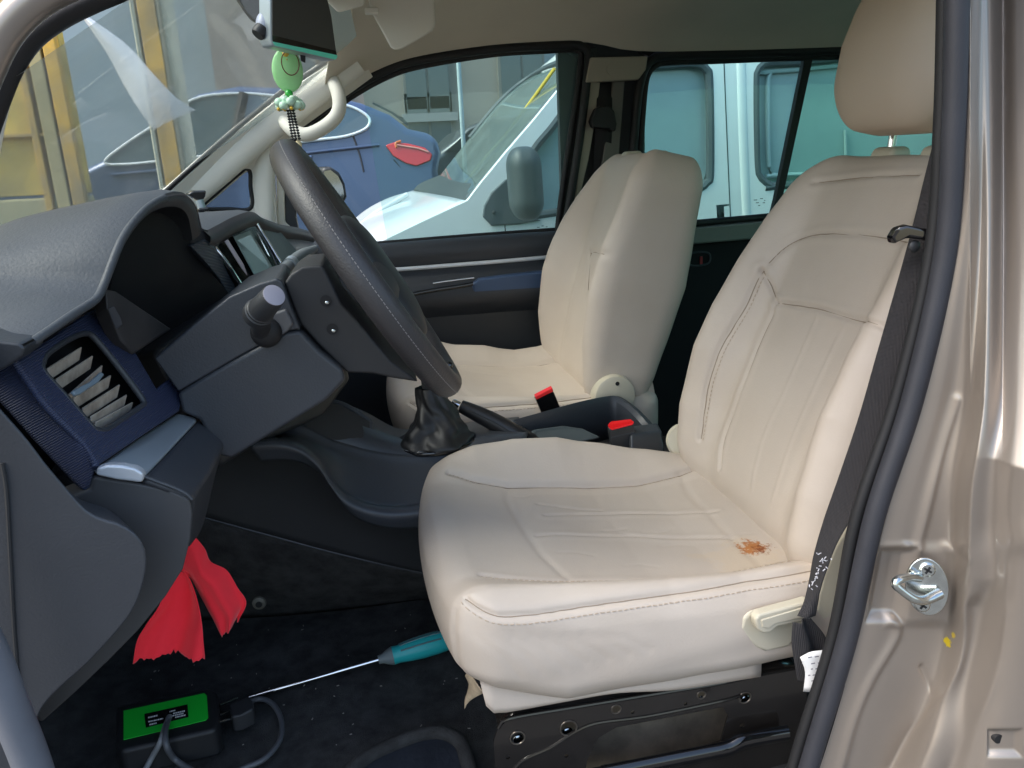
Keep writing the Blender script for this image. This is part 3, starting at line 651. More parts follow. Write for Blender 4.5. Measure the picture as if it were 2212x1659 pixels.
# near lower B pillar inner trim
slab('pillar_trim',[at(a,b,Y=.825) for a,b in((1880,980),(1856,1090),(1800,1180),(1775,1240),(1762,1290),(1758,1328),(1775,1350),(1797,1338),(1818,1296),(1838,1203),(1885,1090))],(.01,.05,0),M['beige_plastic'],body,bevel=.012)
slab('pillar_trim',[at(a,b,Y=.845) for a,b in((1990,640),(1960,800),(1870,1060),(1855,1110),(1820,1150),(1850,1120),(1900,1100),(1990,800))],(.01,.03,0),M['trim'],body,bevel=.004)
slab('pillar_trim',[at(a,b,Y=.86) for a,b in((1795,1300),(1850,1250),(1840,1500),(1770,1420))],(.01,.03,0),M['trim'],body,bevel=.004)

v,f=boxm((-.42,2.17,.74),(.47,.02,.38)); mk('far_kick_panel',v,f,M['black'],body)
v,f=boxm((-.74,.70,.74),(.16,.02,.36)); mk('near_kick_panel',v,f,M['black'],body)
# ------------------------------------------------------------------ dashboard
dash=thing('dashboard','dark leather-topped dashboard with empty instrument hood and ribbed blue end trim','dashboard',(-.45,1.3,.95))
EDGE=[(18,760,.785),(50,739,.80),(100,706,.825),(150,672,.855),(183,652,.88),(205,636,.90),(220,606,.92),(233,572,.93),(247,536,.945),(263,502,.965),(287,469,.99),(317,439,1.025),(350,421,1.065),(377,414,1.105),(397,417,1.14),(413,432,1.175),(423,452,1.20),(430,479,1.22),(435,495,1.235),(447,497,1.255),(467,487,1.29),(500,470,1.355),(533,458,1.43),(550,459,1.47),(562,468,1.51),(583,477,1.57),(610,486,1.66),(640,491,1.82),(672,500,2.06)]
E0=np.array([tuple(at(*p[:2],Y=p[2])) for p in EDGE])
E0s=cr(E0,160)
def zf(y,tab): return np.interp(y,*zip(*tab))
Y0=E0s[:,1]
r1=E0s+np.array([-.014,0,.004]); 
z2=zf(Y0,[(.76,1.135),(.85,1.185),(.95,1.232),(1.05,1.262),(1.12,1.266),(1.2,1.258),(1.4,1.24),(2.1,1.20)])
x2=zf(Y0,[(.76,-.46),(2.1,-.42)])
z3=zf(Y0,[(.76,1.075),(.9,1.125),(1.1,1.165),(1.4,1.165),(2.1,1.11)])
r2=np.stack([x2,Y0,z2],1); r3=np.stack([np.full_like(Y0,-.63),Y0,z3],1); r4=np.stack([np.full_like(Y0,-.86),Y0,z3-.12],1)
rh=r1*.55+r2*.45+np.array([0,0,.006])
G=np.stack([cr([a,b,c,d,e,f],34) for a,b,c,d,e,f in zip(E0s,r1,rh,r2,r3,r4)])
mk('dash_pad',G.reshape(-1,3),gridfaces(160,34),M['dash'],dash,sharp=0)
# stitched lip of the hood and the cave behind it
OUT=[p for p in EDGE if 200<p[0]<436]
INN=[(226,640,.915),(236,610,.93),(247,579,.94),(267,532,.96),(293,492,.99),(320,464,1.025),(347,450,1.06),(373,446,1.10),(394,452,1.13),(406,468,1.16),(412,494,1.185),(416,520,1.20)]
o=cr(at3(OUT),60); i_=cr(at3(INN),60)
mid=(o+i_)/2+np.array([.004,0,0])
i2=i_+np.array([-.012,0,.002]); cen=i_.mean(0)
i3=i_+np.array([-.06,0,0])+(i_-cen)*np.array([0,-.02,.03]); i4=i_+np.array([-.17,0,-.01])
lip=np.stack([cr([a,b,c],7) for a,b,c in zip(o,mid,i_)])
hood=mk('hood_lip',lip.reshape(-1,3),gridfaces(60,7),M['dash_lip'],dash,sharp=0)
cave=np.stack([i_,i2,i3,i4],1)
mk('instrument_recess',cave.reshape(-1,3),gridfaces(60,4),M['black'],dash,sharp=0)
slab('recess_back',at3([(236,640,1.10),(250,560,1.10),(300,470,1.12),(360,440,1.15),(420,470,1.22),(430,560,1.24),(500,640,1.26),(420,760,1.2),(300,800,1.12)]),(-.05,.02,0),M['deep'],dash,bevel=0)
# thread along the lip
L=cr(np.array(o)*.72+np.array(i_)*.28+np.array([.0045,0,.001]),110); parts=[cyl(a+(b-a)*.1,a+(b-a)*.75,.0011,seg=5) for a,b in zip(L[:-1],L[1:])]
v,f=join(parts); mk('lip_thread',v,f,mat('grey thread',(88,86,88),.7),hood,smooth=False)
# seam between pad and side trim
tube('pad_edge',[Vector(q)+Vector((.002,-.002,-.004)) for q in E0s[:40]],.0045,M['dash'],dash,seg=10,n=40)
# lower lip of the centre hood
OUT2=[(p[0],p[1],p[2]) for p in EDGE if p[0]>=435]
o=cr(at3(OUT2),60); i_=o+np.array([.012,0,-.014]); i3=o+np.array([.0,0,-.03])
lp2=np.stack([cr([a,b,c],6) for a,b,c in zip(o,i_,i3)]); mk('centre_lip',lp2.reshape(-1,3),gridfaces(60,6),M['dash_lip'],dash,sharp=0)
slab('hood_gusset',at3([(420,478,1.225),(440,494,1.24),(470,500,1.30),(474,530,1.27),(440,545,1.24),(412,522,1.21)]),(-.05,.02,-.01),M['dash_lip'],dash,bevel=.002)
# driver side panel in the recess (dusty) and its little label
slab('recess_panel',at3([(228,622,.925),(250,628,.95),(372,710,1.05),(288,765,.97),(262,735,.94),(232,668,.92)]),(-.02,.02,-.01),mat('dusty grey plastic',(58,56,56),.7,var=.25,vscale=25),dash,bevel=.003)
lb=at(343,706,Y=1.0)
slab('trim_clip',at3([(232,668,.918),(238,666,.918),(252,690,.925),(257,706,.928),(250,712,.928)]),(.004,.002,.002),M['charcoal'],dash,bevel=.001)
# ribbed blue end trim with the vent opening
A_,B_,C_=at(30,781,Y=.80),at(207,1010,Y=.80),at(333,842,Y=.975)
bn=(B_-A_).cross(C_-A_).normalized(); crease=(B_-A_).normalized()
if bn.x<0: bn=-bn
def onface(px,py,off=0,o=A_,n=bn):
    d=FWD+RGT*((px-CX)/F)-UPV*((py-CY)/F); p=o+n*off; return CAM+d*((p-CAM).dot(n)/d.dot(n))
def ribbed(name,rgb,direc,scale=620,h=.0005):
    m=mat(name,rgb,.42,spec=.6,var=.08,vscale=6); nt=m.node_tree;N=nt.nodes;L=nt.links
    tc=N.new('ShaderNodeTexCoord'); no=N.new('ShaderNodeTexNoise'); no.inputs['Scale'].default_value=14
    L.new(tc.outputs['Object'],no.inputs['Vector'])
    d=N.new('ShaderNodeVectorMath');d.operation='DOT_PRODUCT';d.inputs[1].default_value=direc;L.new(tc.outputs['Object'],d.inputs[0])
    ml=N.new('ShaderNodeMath');ml.operation='MULTIPLY_ADD';ml.inputs[1].default_value=scale*2;L.new(d.outputs['Value'],ml.inputs[0])
    m3=N.new('ShaderNodeMath');m3.operation='MULTIPLY';m3.inputs[1].default_value=2.2;L.new(no.outputs['Fac'],m3.inputs[0]);L.new(m3.outputs[0],ml.inputs[2])
    sn=N.new('ShaderNodeMath');sn.operation='SINE';L.new(ml.outputs[0],sn.inputs[0])
    bp=N.new('ShaderNodeBump');bp.inputs['Distance'].default_value=h;bp.inputs['Strength'].default_value=.8
    L.new(sn.outputs[0],bp.inputs['Height']);L.new(bp.outputs['Normal'],N['Principled BSDF'].inputs['Normal']); return m
M['blue']=ribbed('ribbed blue trim',(50,58,84),tuple((crease).normalized()),1350)
VO=[(92,782),(99,766),(130,743),(166,724),(187,720),(203,729),(250,785),(300,851),(311,871),(300,882),(260,909),(226,930),(207,929),(197,922),(140,857),(92,802)]
FO=[(32,783),(100,736),(197,668),(212,655),(232,668),(253,709),(277,746),(320,819),(333,842),(373,812),(391,842),(389,868),(383,890),(300,945),(213,1004),(207,1012),(160,938),(100,878)]
tf=holed('end_trim',[onface(a,b) for a,b in FO],[[onface(a,b) for a,b in VO]],M['blue'],dash,solid=.008,bevel=.003)
slab('end_trim',[at(a,b,Y=.802) for a,b in((31,782),(100,879),(160,940),(200,983),(207,1012),(204,1024),(197,1054),(182,1066),(167,1054),(80,962),(0,872),(-60,815),(-20,780))],(-.01,.03,0),M['blue'],dash,bevel=.005)
tube('trim_fillet',[onface(a,b,.0) for a,b in((32,784),(66,832),(100,879),(160,939),(200,982),(207,1011))],.0042,M['blue'],dash,seg=10,n=30)
# the vent
vent=tube('air_vent',[onface(a,b,.001) for a,b in VO],.0038,M['charcoal'],dash,seg=10,n=90,closed=True)
VI=[((a-203)*.97+203,(b-825)*.97+825) for a,b in VO]
w0=cr([onface(a,b) for a,b in VI],80,True); w1=cr([onface(a,b,-.035) for a,b in VI],80,True)
V=np.concatenate([w0,w1]); mk('vent_duct',V,[(i,(i+1)%80,80+(i+1)%80,80+i) for i in range(80)],M['charcoal'],vent,sharp=0)
slab('vent_back',[onface(a,b,-.032) for a,b in VO],-bn*.003,M['deep'],vent,bevel=0)
M['slat']=mat('dusty slat',(186,176,162),.75,var=.3,vscale=40,rgb2=(140,130,118))
for (a,b),(c_,d_),w in((((97,811),(174,761),1)),(((116,834),(198,780),1)),(((143,868),(219,800),1)),(((153,873),(237,822),1)),(((173,896),(256,842),1)),(((190,914),(271,864),1)),(((200,926),(284,880),1))):
    p=onface(a,b,-.012);q=onface(c_,d_,-.012); e=(q-p).normalized(); up=bn.cross(e).normalized()
    if up.z<0: up=-up
    sl=(bn*.55+up*.83).normalized(); sl2=e
    ou=[p-sl*.0065,q-sl*.0065-e*.008,q+sl*.0065,p+sl*.0065+e*.004]
    slab('vent_slat',ou,(bn*.83-up*.55)*.0022,M['slat'],vent,bevel=.0007)
slab('vent_tab',[onface(a,b,.002) for a,b in((150,848),(168,838),(188,828),(212,806),(220,812),(206,830),(184,843),(168,855),(156,857))],bn*.004,mat('grey tab',(120,136,146),.5),vent,bevel=.0015)
# silver accent and knee panels
S=at3([(209,1009,.80),(300,945,.91),(383,892,1.0),(420,897,1.005),(428,908,1.0),(372,968,.9),(312,1032,.80)])
slab('silver_accent',S,(-.006,0,-.006),M['silver'],dash,bevel=.004)
slab('accent_cap',ats([(205,1027),(209,1011),(232,1005),(262,1006),(292,1012),(308,1022),(311,1032),(306,1044),(250,1037)],Y=.792),(0,.012,0),mat('silver cap',(196,202,208),.35,metal=.4),dash,bevel=.003)
KP=[[(312,1033,.80),(372,970,.90),(429,910,1.0)],[(365,1052,.80),(420,985,.91),(466,922,1.01)],[(410,1074,.805),(452,1010,.91),(490,938,1.02)],[(417,1085,.81),(456,1025,.91),(486,962,1.02)],[(410,1180,.83),(440,1130,.93),(470,1000,1.05)]]
loft('knee_panel',[at3(k) for k in KP],24,24,M['charcoal'],dash,solid=.006,sharp=0)
slab('knee_panel',ats([(196,1056),(205,1029),(306,1045),(365,1056),(413,1078),(418,1110),(414,1165),(398,1230),(360,1290),(300,1364),(235,1430),(170,1492),(90,1564),(40,1500),(60,1200),(130,1080)],Y=.80),(-.02,.03,0),mat('knee plastic',(66,67,69),.6,bump=.15,bscale=500,bdist=.0004,var=.08),dash,bevel=.004)
tube('knee_edge',ats([(309,1028),(340,1040),(372,1052),(400,1065),(415,1079)],Y=.798),.0018,M['charcoal'],dash,seg=8,n=20)
LP=[(-80,800),(-30,850),(0,882),(60,950),(100,1003),(150,1062),(188,1103),(222,1121),(262,1133),(298,1158),(317,1196),(313,1255),(282,1330),(200,1425),(92,1532),(70,1640),(40,1760),(-80,1760)]
slab('end_panel',ats(LP,Y=.735),(-.03,.05,0),M['charcoal'],dash,bevel=.014,bseg=5,n=120)
tube('panel_seam',ats([(4,1000),(14,1060),(22,1200),(30,1350),(40,1480),(52,1600),(60,1720)],Y=.7345),.002,M['black'],dash,seg=8,n=30)
# centre stack
M['rib2']=ribbed('ribbed dark trim',(62,70,80),(.0,.3,.95),700)
slab('stack_side',at3([(409,530,1.20),(445,517,1.23),(458,525,1.25),(490,572,1.29),(523,624,1.30),(495,642,1.27),(473,600,1.25),(443,562,1.22)]),(-.02,.03,0),M['rib2'],dash,bevel=.003)
CS=[(456,524,1.27),(493,502,1.33),(547,480,1.45),(554,483,1.46),(590,545,1.45),(630,610,1.42),(547,660,1.34),(521,622,1.28)]
slab('centre_stack',at3(CS),(-.03,.02,-.01),M['gloss'],dash,bevel=.003)
tube('stack_frame',[p+Vector((.003,-.003,.001)) for p in at3([(521,622,1.28),(488,570,1.272),(460,527,1.275),(493,505,1.33),(520,491,1.39),(546,482,1.445),(553,487,1.455),(575,522,1.45),(604,570,1.43)])],.0028,M['chrome'],dash,seg=10,n=60)
scr=slab('screen',[p+Vector((.004,-.003,.002)) for p in at3([(499,514,1.325),(534,500,1.39),(590,590,1.385),(552,612,1.33)])],(.001,0,0),mat('display glass',(120,132,128),.08,coat=.6,spec=.8),dash,bevel=0)
slab('button_bar',[p+Vector((.004,-.003,.002)) for p in at3([(479,524,1.29),(486,520,1.30),(520,574,1.30),(528,598,1.30),(516,582,1.29)])],(.002,-.001,0),mat('pale bar',(196,184,190),.35),dash,bevel=.001)
tube('button_row',[p+Vector((.006,-.004,.002)) for p in at3([(548,505,1.42),(556,520,1.42),(566,540,1.42),(574,556,1.42),(582,575,1.42)])],.0018,M['chrome'],dash,seg=8,n=30)
# face of the passenger side
o=cr(at3([p for p in EDGE if p[0]>=545]),40)
fa=[o+np.array(d) for d in((.0,0,-.02),(.012,0,-.05),(.0,0,-.12),(-.03,0,-.25),(-.06,0,-.45))]
mk('dash_face',np.stack(fa,1).reshape(-1,3),gridfaces(40,5),M['charcoal'],dash,sharp=0,solid=.004)
tube('side_vent',at3([(652,512,1.93),(646,520,1.93),(650,545,1.93),(668,560,1.95)]),.006,M['gloss'],dash,seg=10,n=20)
slab('stack_cheek',at3([(556,478,1.50),(590,482,1.60),(660,560,1.60),(700,700,1.5),(640,640,1.44),(592,545,1.47)]),(-.02,.02,0),M['charcoal'],dash,bevel=.004)
# dark underside behind the column
slab('lower_dash',at3([(330,760,1.06),(500,640,1.22),(700,600,1.4),(760,820,1.4),(700,900,1.35),(560,960,1.2),(480,1010,1.12),(420,930,1.06)]),(-.06,.08,-.02),M['black'],dash,bevel=.01)
tube('pad_line',[at(a,b,Y=.95)+Vector((0,0,.0)) for a,b in((-10,659),(0,654),(14,641),(27,637))],.001,M['deep'],dash,seg=6,n=14)
# ------------------------------------------------------------------ steering column
colm=thing('steering_column','dark grey steering column shroud with a stubby switch stalk','steering column',(-.12,1.08,1.0))
slab('upper_shroud',ats([(332,775),(420,700),(495,640),(560,612),(598,601),(610,608),(628,660),(650,712),(617,716),(520,769),(440,815),(385,847)],Y=.992),(0,.175,.006),M['charcoal'],colm,bevel=.03,bseg=8,taper=.86)
slab('lower_shroud',ats([(382,850),(440,815),(520,769),(618,716),(650,714),(690,757),(742,800),(747,822),(705,866),(630,912),(560,955),(500,992),(470,985),(430,908),(392,892)],Y=.990),(0,.18,0),M['charcoal'],colm,bevel=.03,bseg=8,taper=.86)
slab('stalk_plate',ats([(538,716),(552,704),(592,676),(618,668),(634,700),(622,716),(580,742),(562,748)],Y=.985),(0,.02,0),mat('grey bezel',(92,92,94),.55,var=.15),colm,bevel=.003)
ax=[at(566,716,Y=.985),at(563,700,Y=.965),at(568,672,Y=.93),at(592,638,Y=.895)]
sta=mk('switch_stalk',[],[],M['black'],colm)
v,f=ball(at(575,718,Y=.983),.019,20,12,(1,.6,1)); mk('stalk_boot',v,f,M['rubber'],sta)
tube('stalk_arm',[ax[0]+Vector((0,.02,0)),ax[0],ax[1],ax[2]],[.013,.0115,.0115,.0125],M['black'],sta,seg=18,n=20)
e=(ax[3]-ax[2]).normalized()
p0=at(552,683,Y=.935);p1=at(592,638,Y=.897)
v,f=cyl(p0,p1,.017,seg=32,rings=[(0,.0135),(.03,.0165),(.22,.0172),(.24,.0158),(.3,.0162),(.32,.0152),(.97,.0132),(1,.0122)]); mk('stalk_barrel',v,f,M['black'],sta,sharp=30)
e=(p1-p0).normalized(); v,f=cyl(p1-e*.0006,p1+e*.0012,.0121,seg=28,rings=[(0,.0124),(.8,.0124),(1,.0112)]); mk('stalk_cap',v,f,mat('lilac grey cap',(150,146,156),.5),sta,sharp=30)
wst=tube('wiper_stalk',at3([(605,592,1.16),(622,575,1.18),(640,560,1.21),(660,547,1.24),(682,536,1.26)]),[.010,.0085,.0095,.0088,.005],mat('grey stalk',(112,118,120),.5),colm,seg=16,n=30)
p=at(626,572,Y=1.183); q=at(632,566,Y=1.192); v,f=cyl(p,q,.0103,seg=20); mk('stalk_ring',v,f,M['silver'],wst,sharp=30)
slab('column_pad',at3([(640,575,1.10),(668,552,1.12),(694,548,1.14),(706,572,1.12),(672,582,1.09)]),(0,.06,-.01),mat('dusty beige plastic',(128,124,112),.7,var=.2,vscale=30),colm,bevel=.006)
# ------------------------------------------------------------------ steering wheel
WC=Vector((.001,1.08,1.181)); wt=math.radians(30.2); e1=Vector((0,1,0)); e2=Vector((math.sin(wt),0,-math.cos(wt))); en=Vector((math.cos(wt),0,math.sin(wt)))
sw=thing('steering_wheel','worn black leather steering wheel with pale stitching, seen almost edge-on','steering wheel',WC)
M['wheel']=mat('wheel leather',(56,54,55),.44,bump=.6,bscale=420,bdist=.0008,var=.1,vscale=10,spec=.55)
def wp(ang,r,off=0): return WC+e1*(r*math.cos(ang))+e2*(r*math.sin(ang))+en*off
WR=.1835
pts=[];NA=160;V=[]
for i in range(NA):
    a=2*math.pi*i/NA; cdir=e1*math.cos(a)+e2*math.sin(a)
    for k in range(20):
        b=2*math.pi*k/20; V.append(WC+cdir*(WR+.0165*math.cos(b))+en*(.0195*math.sin(b)))
mk('rim',V,gridfaces(NA,20,True,True),M['wheel'],sw,sharp=0)
parts=[]
for i in range(230):
    a=2*math.pi*i/230; a2=a+2*math.pi*.66/230; b=math.radians(14)
    P_=[WC+(e1*math.cos(t)+e2*math.sin(t))*(WR+.0166*math.cos(b))+en*(.0196*math.sin(b)) for t in(a,a2)]
    parts.append(cyl(P_[0],P_[1],.00055,seg=5))
v,f=join(parts); mk('rim_stitching',v,f,mat('pale thread',(132,128,126),.7),sw,smooth=False)
# hub pad (driver side), back cover and spokes
Vh,Nh,Fh=rbox((.080,.095,.026),(.06,.06,.02),(28,28,12))
Wm=np.array([tuple(e1),tuple(e2),tuple(en)])
Wv=np.array(WC+e2*.014+en*.004)+Vh@Wm; mk('hub_pad',Wv,Fh,mat('hub plastic',(44,46,48),.5,bump=.2,bscale=500,bdist=.0004),sw,sharp=0)
for a0,w in((math.radians(8),.03),(math.radians(172),.03),(math.radians(68),.024),(math.radians(112),.024)):
    tube('spoke',[wp(a0,.07,.012),wp(a0,.11,.006),wp(a0,.15,-.002),wp(a0,.182,0)],[w,w*.8,w*.62,w*.55],M['black'],sw,seg=16,n=20,flat=.45,up=tuple(e1*-math.sin(a0)+e2*math.cos(a0)))
bc=[(613,612),(628,592),(652,576),(696,572),(716,610),(738,655),(771,692),(812,742),(845,780),(888,812),(905,826),(851,818),(805,808),(750,806),(690,748),(648,700)]
bk=slab('back_cover',ats(bc,Y=1.01),(0,.14,0),mat('back cover',(40,40,42),.55,bump=.2,bscale=600,bdist=.0004,var=.1),sw,bevel=.010,bseg=3)
for a,b in((704,650),(718,711)):
    p=at(a,b,Y=1.0085); v,f=cyl(p+Vector((0,.004,0)),p,.0062,seg=24,rings=[(0,.0062),(1,.0072)]); hh=mk('access_hole',v,f,M['deep'],bk,sharp=30)
    q=p+Vector((.001,-.0006,-.0022)); v,f=ball(q,.0027,14,8,(1,.3,.8)); mk('bolt_head',v,f,M['steel'],hh)
for a,b in((905,722),(970,790)):
    p=at(a,b,Y=1.06); v,f=ball(p,.006,14,8,(1,1,1)); mk('wheel_button',v,f,M['gloss'],sw)
# ------------------------------------------------------------------ mirror monitor, pendant, clip
mo=thing('mirror_monitor','black rear-view monitor with a teal lower edge hanging from the windscreen','monitor',at(650,60,Y=1.31))
_o=at(586,-40,Y=1.27); _n=(at(589,95,Y=1.27)-_o).cross(at(727,120,Y=1.34)-_o).normalized()
if _n.y>0: _n=-_n
mf=lambda L,off:[onface(p,q,off,_o,_n) for p,q in L]
ms=slab('monitor_case',mf([(583,-40),(584,86),(590,100),(600,103),(724,131),(729,124),(727,100),(718,40),(700,-40)],0),-_n*.03,M['silver'],mo,bevel=.003)
sc1=slab('display',mf([(588,-40),(588,76),(725,110),(715,36),(697,-40)],.0005),_n*.001,mat('dark display',(62,60,55),.5),mo,bevel=0)
slab('display_band',mf([(588,76),(589,90),(727,119),(725,110)],.0005),_n*.001,M['gloss'],mo,bevel=0)
slab('teal_edge',mf([(589,90),(594,99),(724,129),(728,123),(727,119)],.0005),_n*.0012,mat('teal strip',(110,224,196),.3),mo,bevel=0)
v,f=ball(at(573,60,Y=1.295),.017,20,12,(.8,1,1.25)); mk('ball_joint',v,f,mat('lilac plastic',(170,176,192),.4),mo)
p,q=at(567,62,Y=1.285),at(556,76,Y=1.28); v,f=cyl(p,q,.011,seg=20,rings=[(0,.0105),(.8,.0105),(1,.009)]); mk('joint_knob',v,f,M['black'],mo,sharp=30)
slab('mount_arm',at3([(512,-30,1.33),(514,-2,1.33),(534,28,1.33),(552,52,1.32),(568,54,1.31),(572,30,1.31),(578,-30,1.31)]),(-.01,.04,.01),M['charcoal'],mo,bevel=.004)
slab('cable_clip',at3([(648,118,1.31),(660,120,1.31),(659,135,1.31),(650,131,1.31)]),(0,.008,0),M['deep'],mo,bevel=.001)
pe=thing('jade_pendant','pale green jade pendant with a flower bead and black bead tassel, hung below the monitor','pendant',at(621,110,Y=1.34))
g=at(621,152,Y=1.34)
v,f=ball(g,.0232,32,20,(1,.24,1.40)); jm=mat('jade',(156,214,148),.25,var=.1,vscale=30); jm.node_tree.nodes['Principled BSDF'].inputs['Subsurface Weight'].default_value=.35; jm.node_tree.nodes['Principled BSDF'].inputs['Subsurface Radius'].default_value=(.01,.02,.01)
mk('jade_disc',v,f,jm,pe)
ci=[at(627+19*math.cos(a),136+26*math.sin(a)+4*math.cos(a),Y=1.327) for a in np.linspace(-math.pi/2,1.5*math.pi,26,endpoint=False)]
tube('cord_loop',ci,.0009,mat('brown cord',(92,46,30),.7),pe,seg=6,n=60,closed=True)
tube('hanging_cord',at3([(617,100,1.34),(618,115,1.34),(620,130,1.335)]),.001,mat('amber cord',(190,150,60),.6),pe,seg=6,n=10)
v,f=ball(at(617,116,Y=1.338),.0055,14,10); mk('amber_bead',v,f,mat('amber bead',(214,176,70),.35),pe)
tube('lower_cord',at3([(624,190,1.34),(625,215,1.34),(630,240,1.34)]),.001,M['deep'],pe,seg=6,n=10)
v,f=ball(at(624,202,Y=1.34),.0062,18,12); mk('green_bead',v,f,mat('green bead',(44,170,62),.15,coat=.5),pe)
cf=at(626,226,Y=1.34); fl=mat('flower glass',(196,228,204),.25,var=.1,vscale=60); parts=[]
for i in range(9):
    a=2*math.pi*i/9; parts.append(ball(cf+Vector((.0165*math.cos(a),.0165*math.sin(a),(.0035 if i%2 else -.002))),.0072,12,8,(1,1,.95)))
for i in range(5):
    a=2*math.pi*i/5+.3; parts.append(ball(cf+Vector((.009*math.cos(a),.009*math.sin(a),.007)),.0062,12,8))
v,f=join(parts); mk('flower_bead',v,f,fl,pe)
parts=[ball(cf+Vector((.0185*math.cos(a),.0185*math.sin(a),-.0065)),.0028,8,6) for a in np.linspace(0,6.28,9,endpoint=False)]
v,f=join(parts); mk('flower_tip',v,f,mat('yellow tip',(220,180,60),.4),pe)
for k,(dx,dy) in enumerate(((-.004,0),(.004,.002),(0,-.004))):
    parts=[ball(cf+Vector((dx*(1+.3*j/10)+.0008*j*.4,dy,-.009-.0042*j)),.0026,10,8,(1,1,.8)) for j in range(11)]
    v,f=join(parts); mk('bead_strand',v,f,M['gloss'],pe)
v,f=ball(cf+Vector((.006,0,-.060)),.0055,12,8,(1,1,1.3)); mk('end_bead',v,f,mat('tan bead',(222,204,160),.4),pe)
cl=thing('phone_clip','small black clip stand on the dash top beside the instrument hood','phone clip',at(435,450,Y=1.45))
slab('clip_head',at3([(404,419,1.46),(418,412,1.46),(446,411,1.46),(444,424,1.46),(436,437,1.46),(424,432,1.46)]),(-.01,.03,0),M['gloss'],cl,bevel=.003)
tube('clip_stem',at3([(430,432,1.46),(434,443,1.46),(437,452,1.46)]),.007,M['silver'],cl,seg=12,n=10)
slab('clip_foot',at3([(426,450,1.45),(450,447,1.45),(453,455,1.45),(430,461,1.45)]),(-.01,.03,0),M['gloss'],cl,bevel=.003)
# ------------------------------------------------------------------ centre console
con=thing('centre_console','dark plastic centre console with open storage tray and long rear bin','console',(.1,1.38,.45))
# side wall (S-shaped lower rim) towards the driver
top=[(555,960,1.20),(620,925,1.26),(700,868,1.33),(760,880,1.36)]
rim=[(540,965,1.18),(590,962,1.18),(630,968,1.18),(662,984,1.18),(690,1012,1.18),(716,1052,1.18),(744,1084,1.18),(790,1106,1.18),(850,1115,1.18),(930,1108,1.18),(1040,1096,1.18)]
r0=cr(at3(rim),70)
inn=cr(at3([(560,950,1.22),(600,948,1.22),(640,954,1.22),(675,972,1.22),(703,1000,1.22),(728,1036,1.22),(760,1064,1.22),(810,1082,1.22),(860,1086,1.22),(930,1080,1.22),(1040,1070,1.22)]),70)
r00=r0+np.array([.01,.012,-.03]); rt=r0*.6+inn*.4+np.array([0,0,.006])
wall=cr(at3([(575,952,1.29),(620,940,1.29),(660,950,1.29),(700,968,1.29),(740,985,1.29),(790,1000,1.29),(850,1012,1.29),(900,1014,1.29),(960,1010,1.29),(1010,1000,1.29),(1060,990,1.29)]),70)
up_=cr(at3([(590,942,1.31),(640,915,1.31),(690,935,1.31),(720,950,1.31),(760,962,1.31),(800,972,1.31),(850,980,1.31),(900,982,1.31),(960,978,1.31),(1010,968,1.31),(1060,958,1.31)]),70)
GG=np.stack([cr([a,b,c_,d,e_,f_],30) for a,b,c_,d,e_,f_ in zip(r00,r0,rt,inn,wall,up_)])
mk('side_tray',GG.reshape(-1,3),gridfaces(70,30),M['charcoal'],con,sharp=0,solid=.004)
tb=cr(np.array([tuple(at(p,q,Z=.456)) for p,q in((200,1352),(330,1345),(420,1337),(600,1328),(760,1312),(930,1290),(1150,1262))]),50)
tm_=cr(at3([(180,1050,1.31),(330,1090,1.31),(420,1112,1.31),(560,1150,1.31),(740,1198,1.31),(930,1240,1.31),(1150,1270,1.31)]),50)
tt_=cr(at3([(180,840,1.25),(330,880,1.25),(480,925,1.25),(600,945,1.24),(690,990,1.24),(790,1070,1.24),(1000,1075,1.24)]),50)
mk('tunnel_side',np.stack([cr([a,b,c],14) for a,b,c in zip(tt_,(tt_+tm_)/2+np.array([0,.012,0]),tm_)]).reshape(-1,3),gridfaces(50,14),M['black'],con,sharp=0,solid=.003)
mk('tunnel_carpet',np.stack([cr([a,b,c],14) for a,b,c in zip(tm_+np.array([0,.004,0]),(tb+tm_)/2+np.array([0,-.006,0]),tb)]).reshape(-1,3),gridfaces(50,14),M['carpet'],con,sharp=0,solid=.003)
tube('panel_edge',[Vector(q)+Vector((0,-.002,.001)) for q in tm_],.0022,M['charcoal'],con,seg=8,n=50)
bq=at(560,1302,Y=1.36); v,f=cyl(bq,bq+Vector((0,-.006,0)),.013,seg=24,rings=[(0,.013),(.6,.012),(1,.007)]); bb=mk('carpet_stud',v,f,mat('worn stud',(90,88,80),.5),con,sharp=30)
v,f=cyl(bq+Vector((0,-.0061,0)),bq+Vector((0,-.0075,0)),.006,seg=18); mk('stud_centre',v,f,M['deep'],bb,sharp=30)
# top deck
dk=[at3([(590,945,1.31),(650,925,1.31),(720,952,1.31),(800,972,1.31),(870,982,1.31),(960,978,1.31),(1060,958,1.31),(1130,960,1.31)]),
    at3([(640,905,1.34),(700,890,1.36),(760,910,1.36),(830,940,1.36),(880,950,1.36),(980,945,1.36),(1080,935,1.36),(1140,935,1.36)]),
    at3([(690,868,1.46),(740,872,1.48),(790,890,1.48),(860,925,1.48),(930,922,1.48),(1010,912,1.48),(1080,904,1.48),(1120,900,1.48)])]
ruled('top_deck',dk,50,M['charcoal'],con,sharp=0,solid=.004)
slab('front_pocket',at3([(688,868,1.36),(740,878,1.37),(800,912,1.38),(798,962,1.33),(770,968,1.32),(715,950,1.31),(660,925,1.31)]),(-.004,.0,.004),M['black'],con,bevel=.006)
tube('pocket_rim',at3([(690,866,1.40),(740,874,1.40),(795,908,1.39),(801,922,1.38),(798,955,1.34),(790,966,1.33)]),.005,M['charcoal'],con,seg=10,n=30)
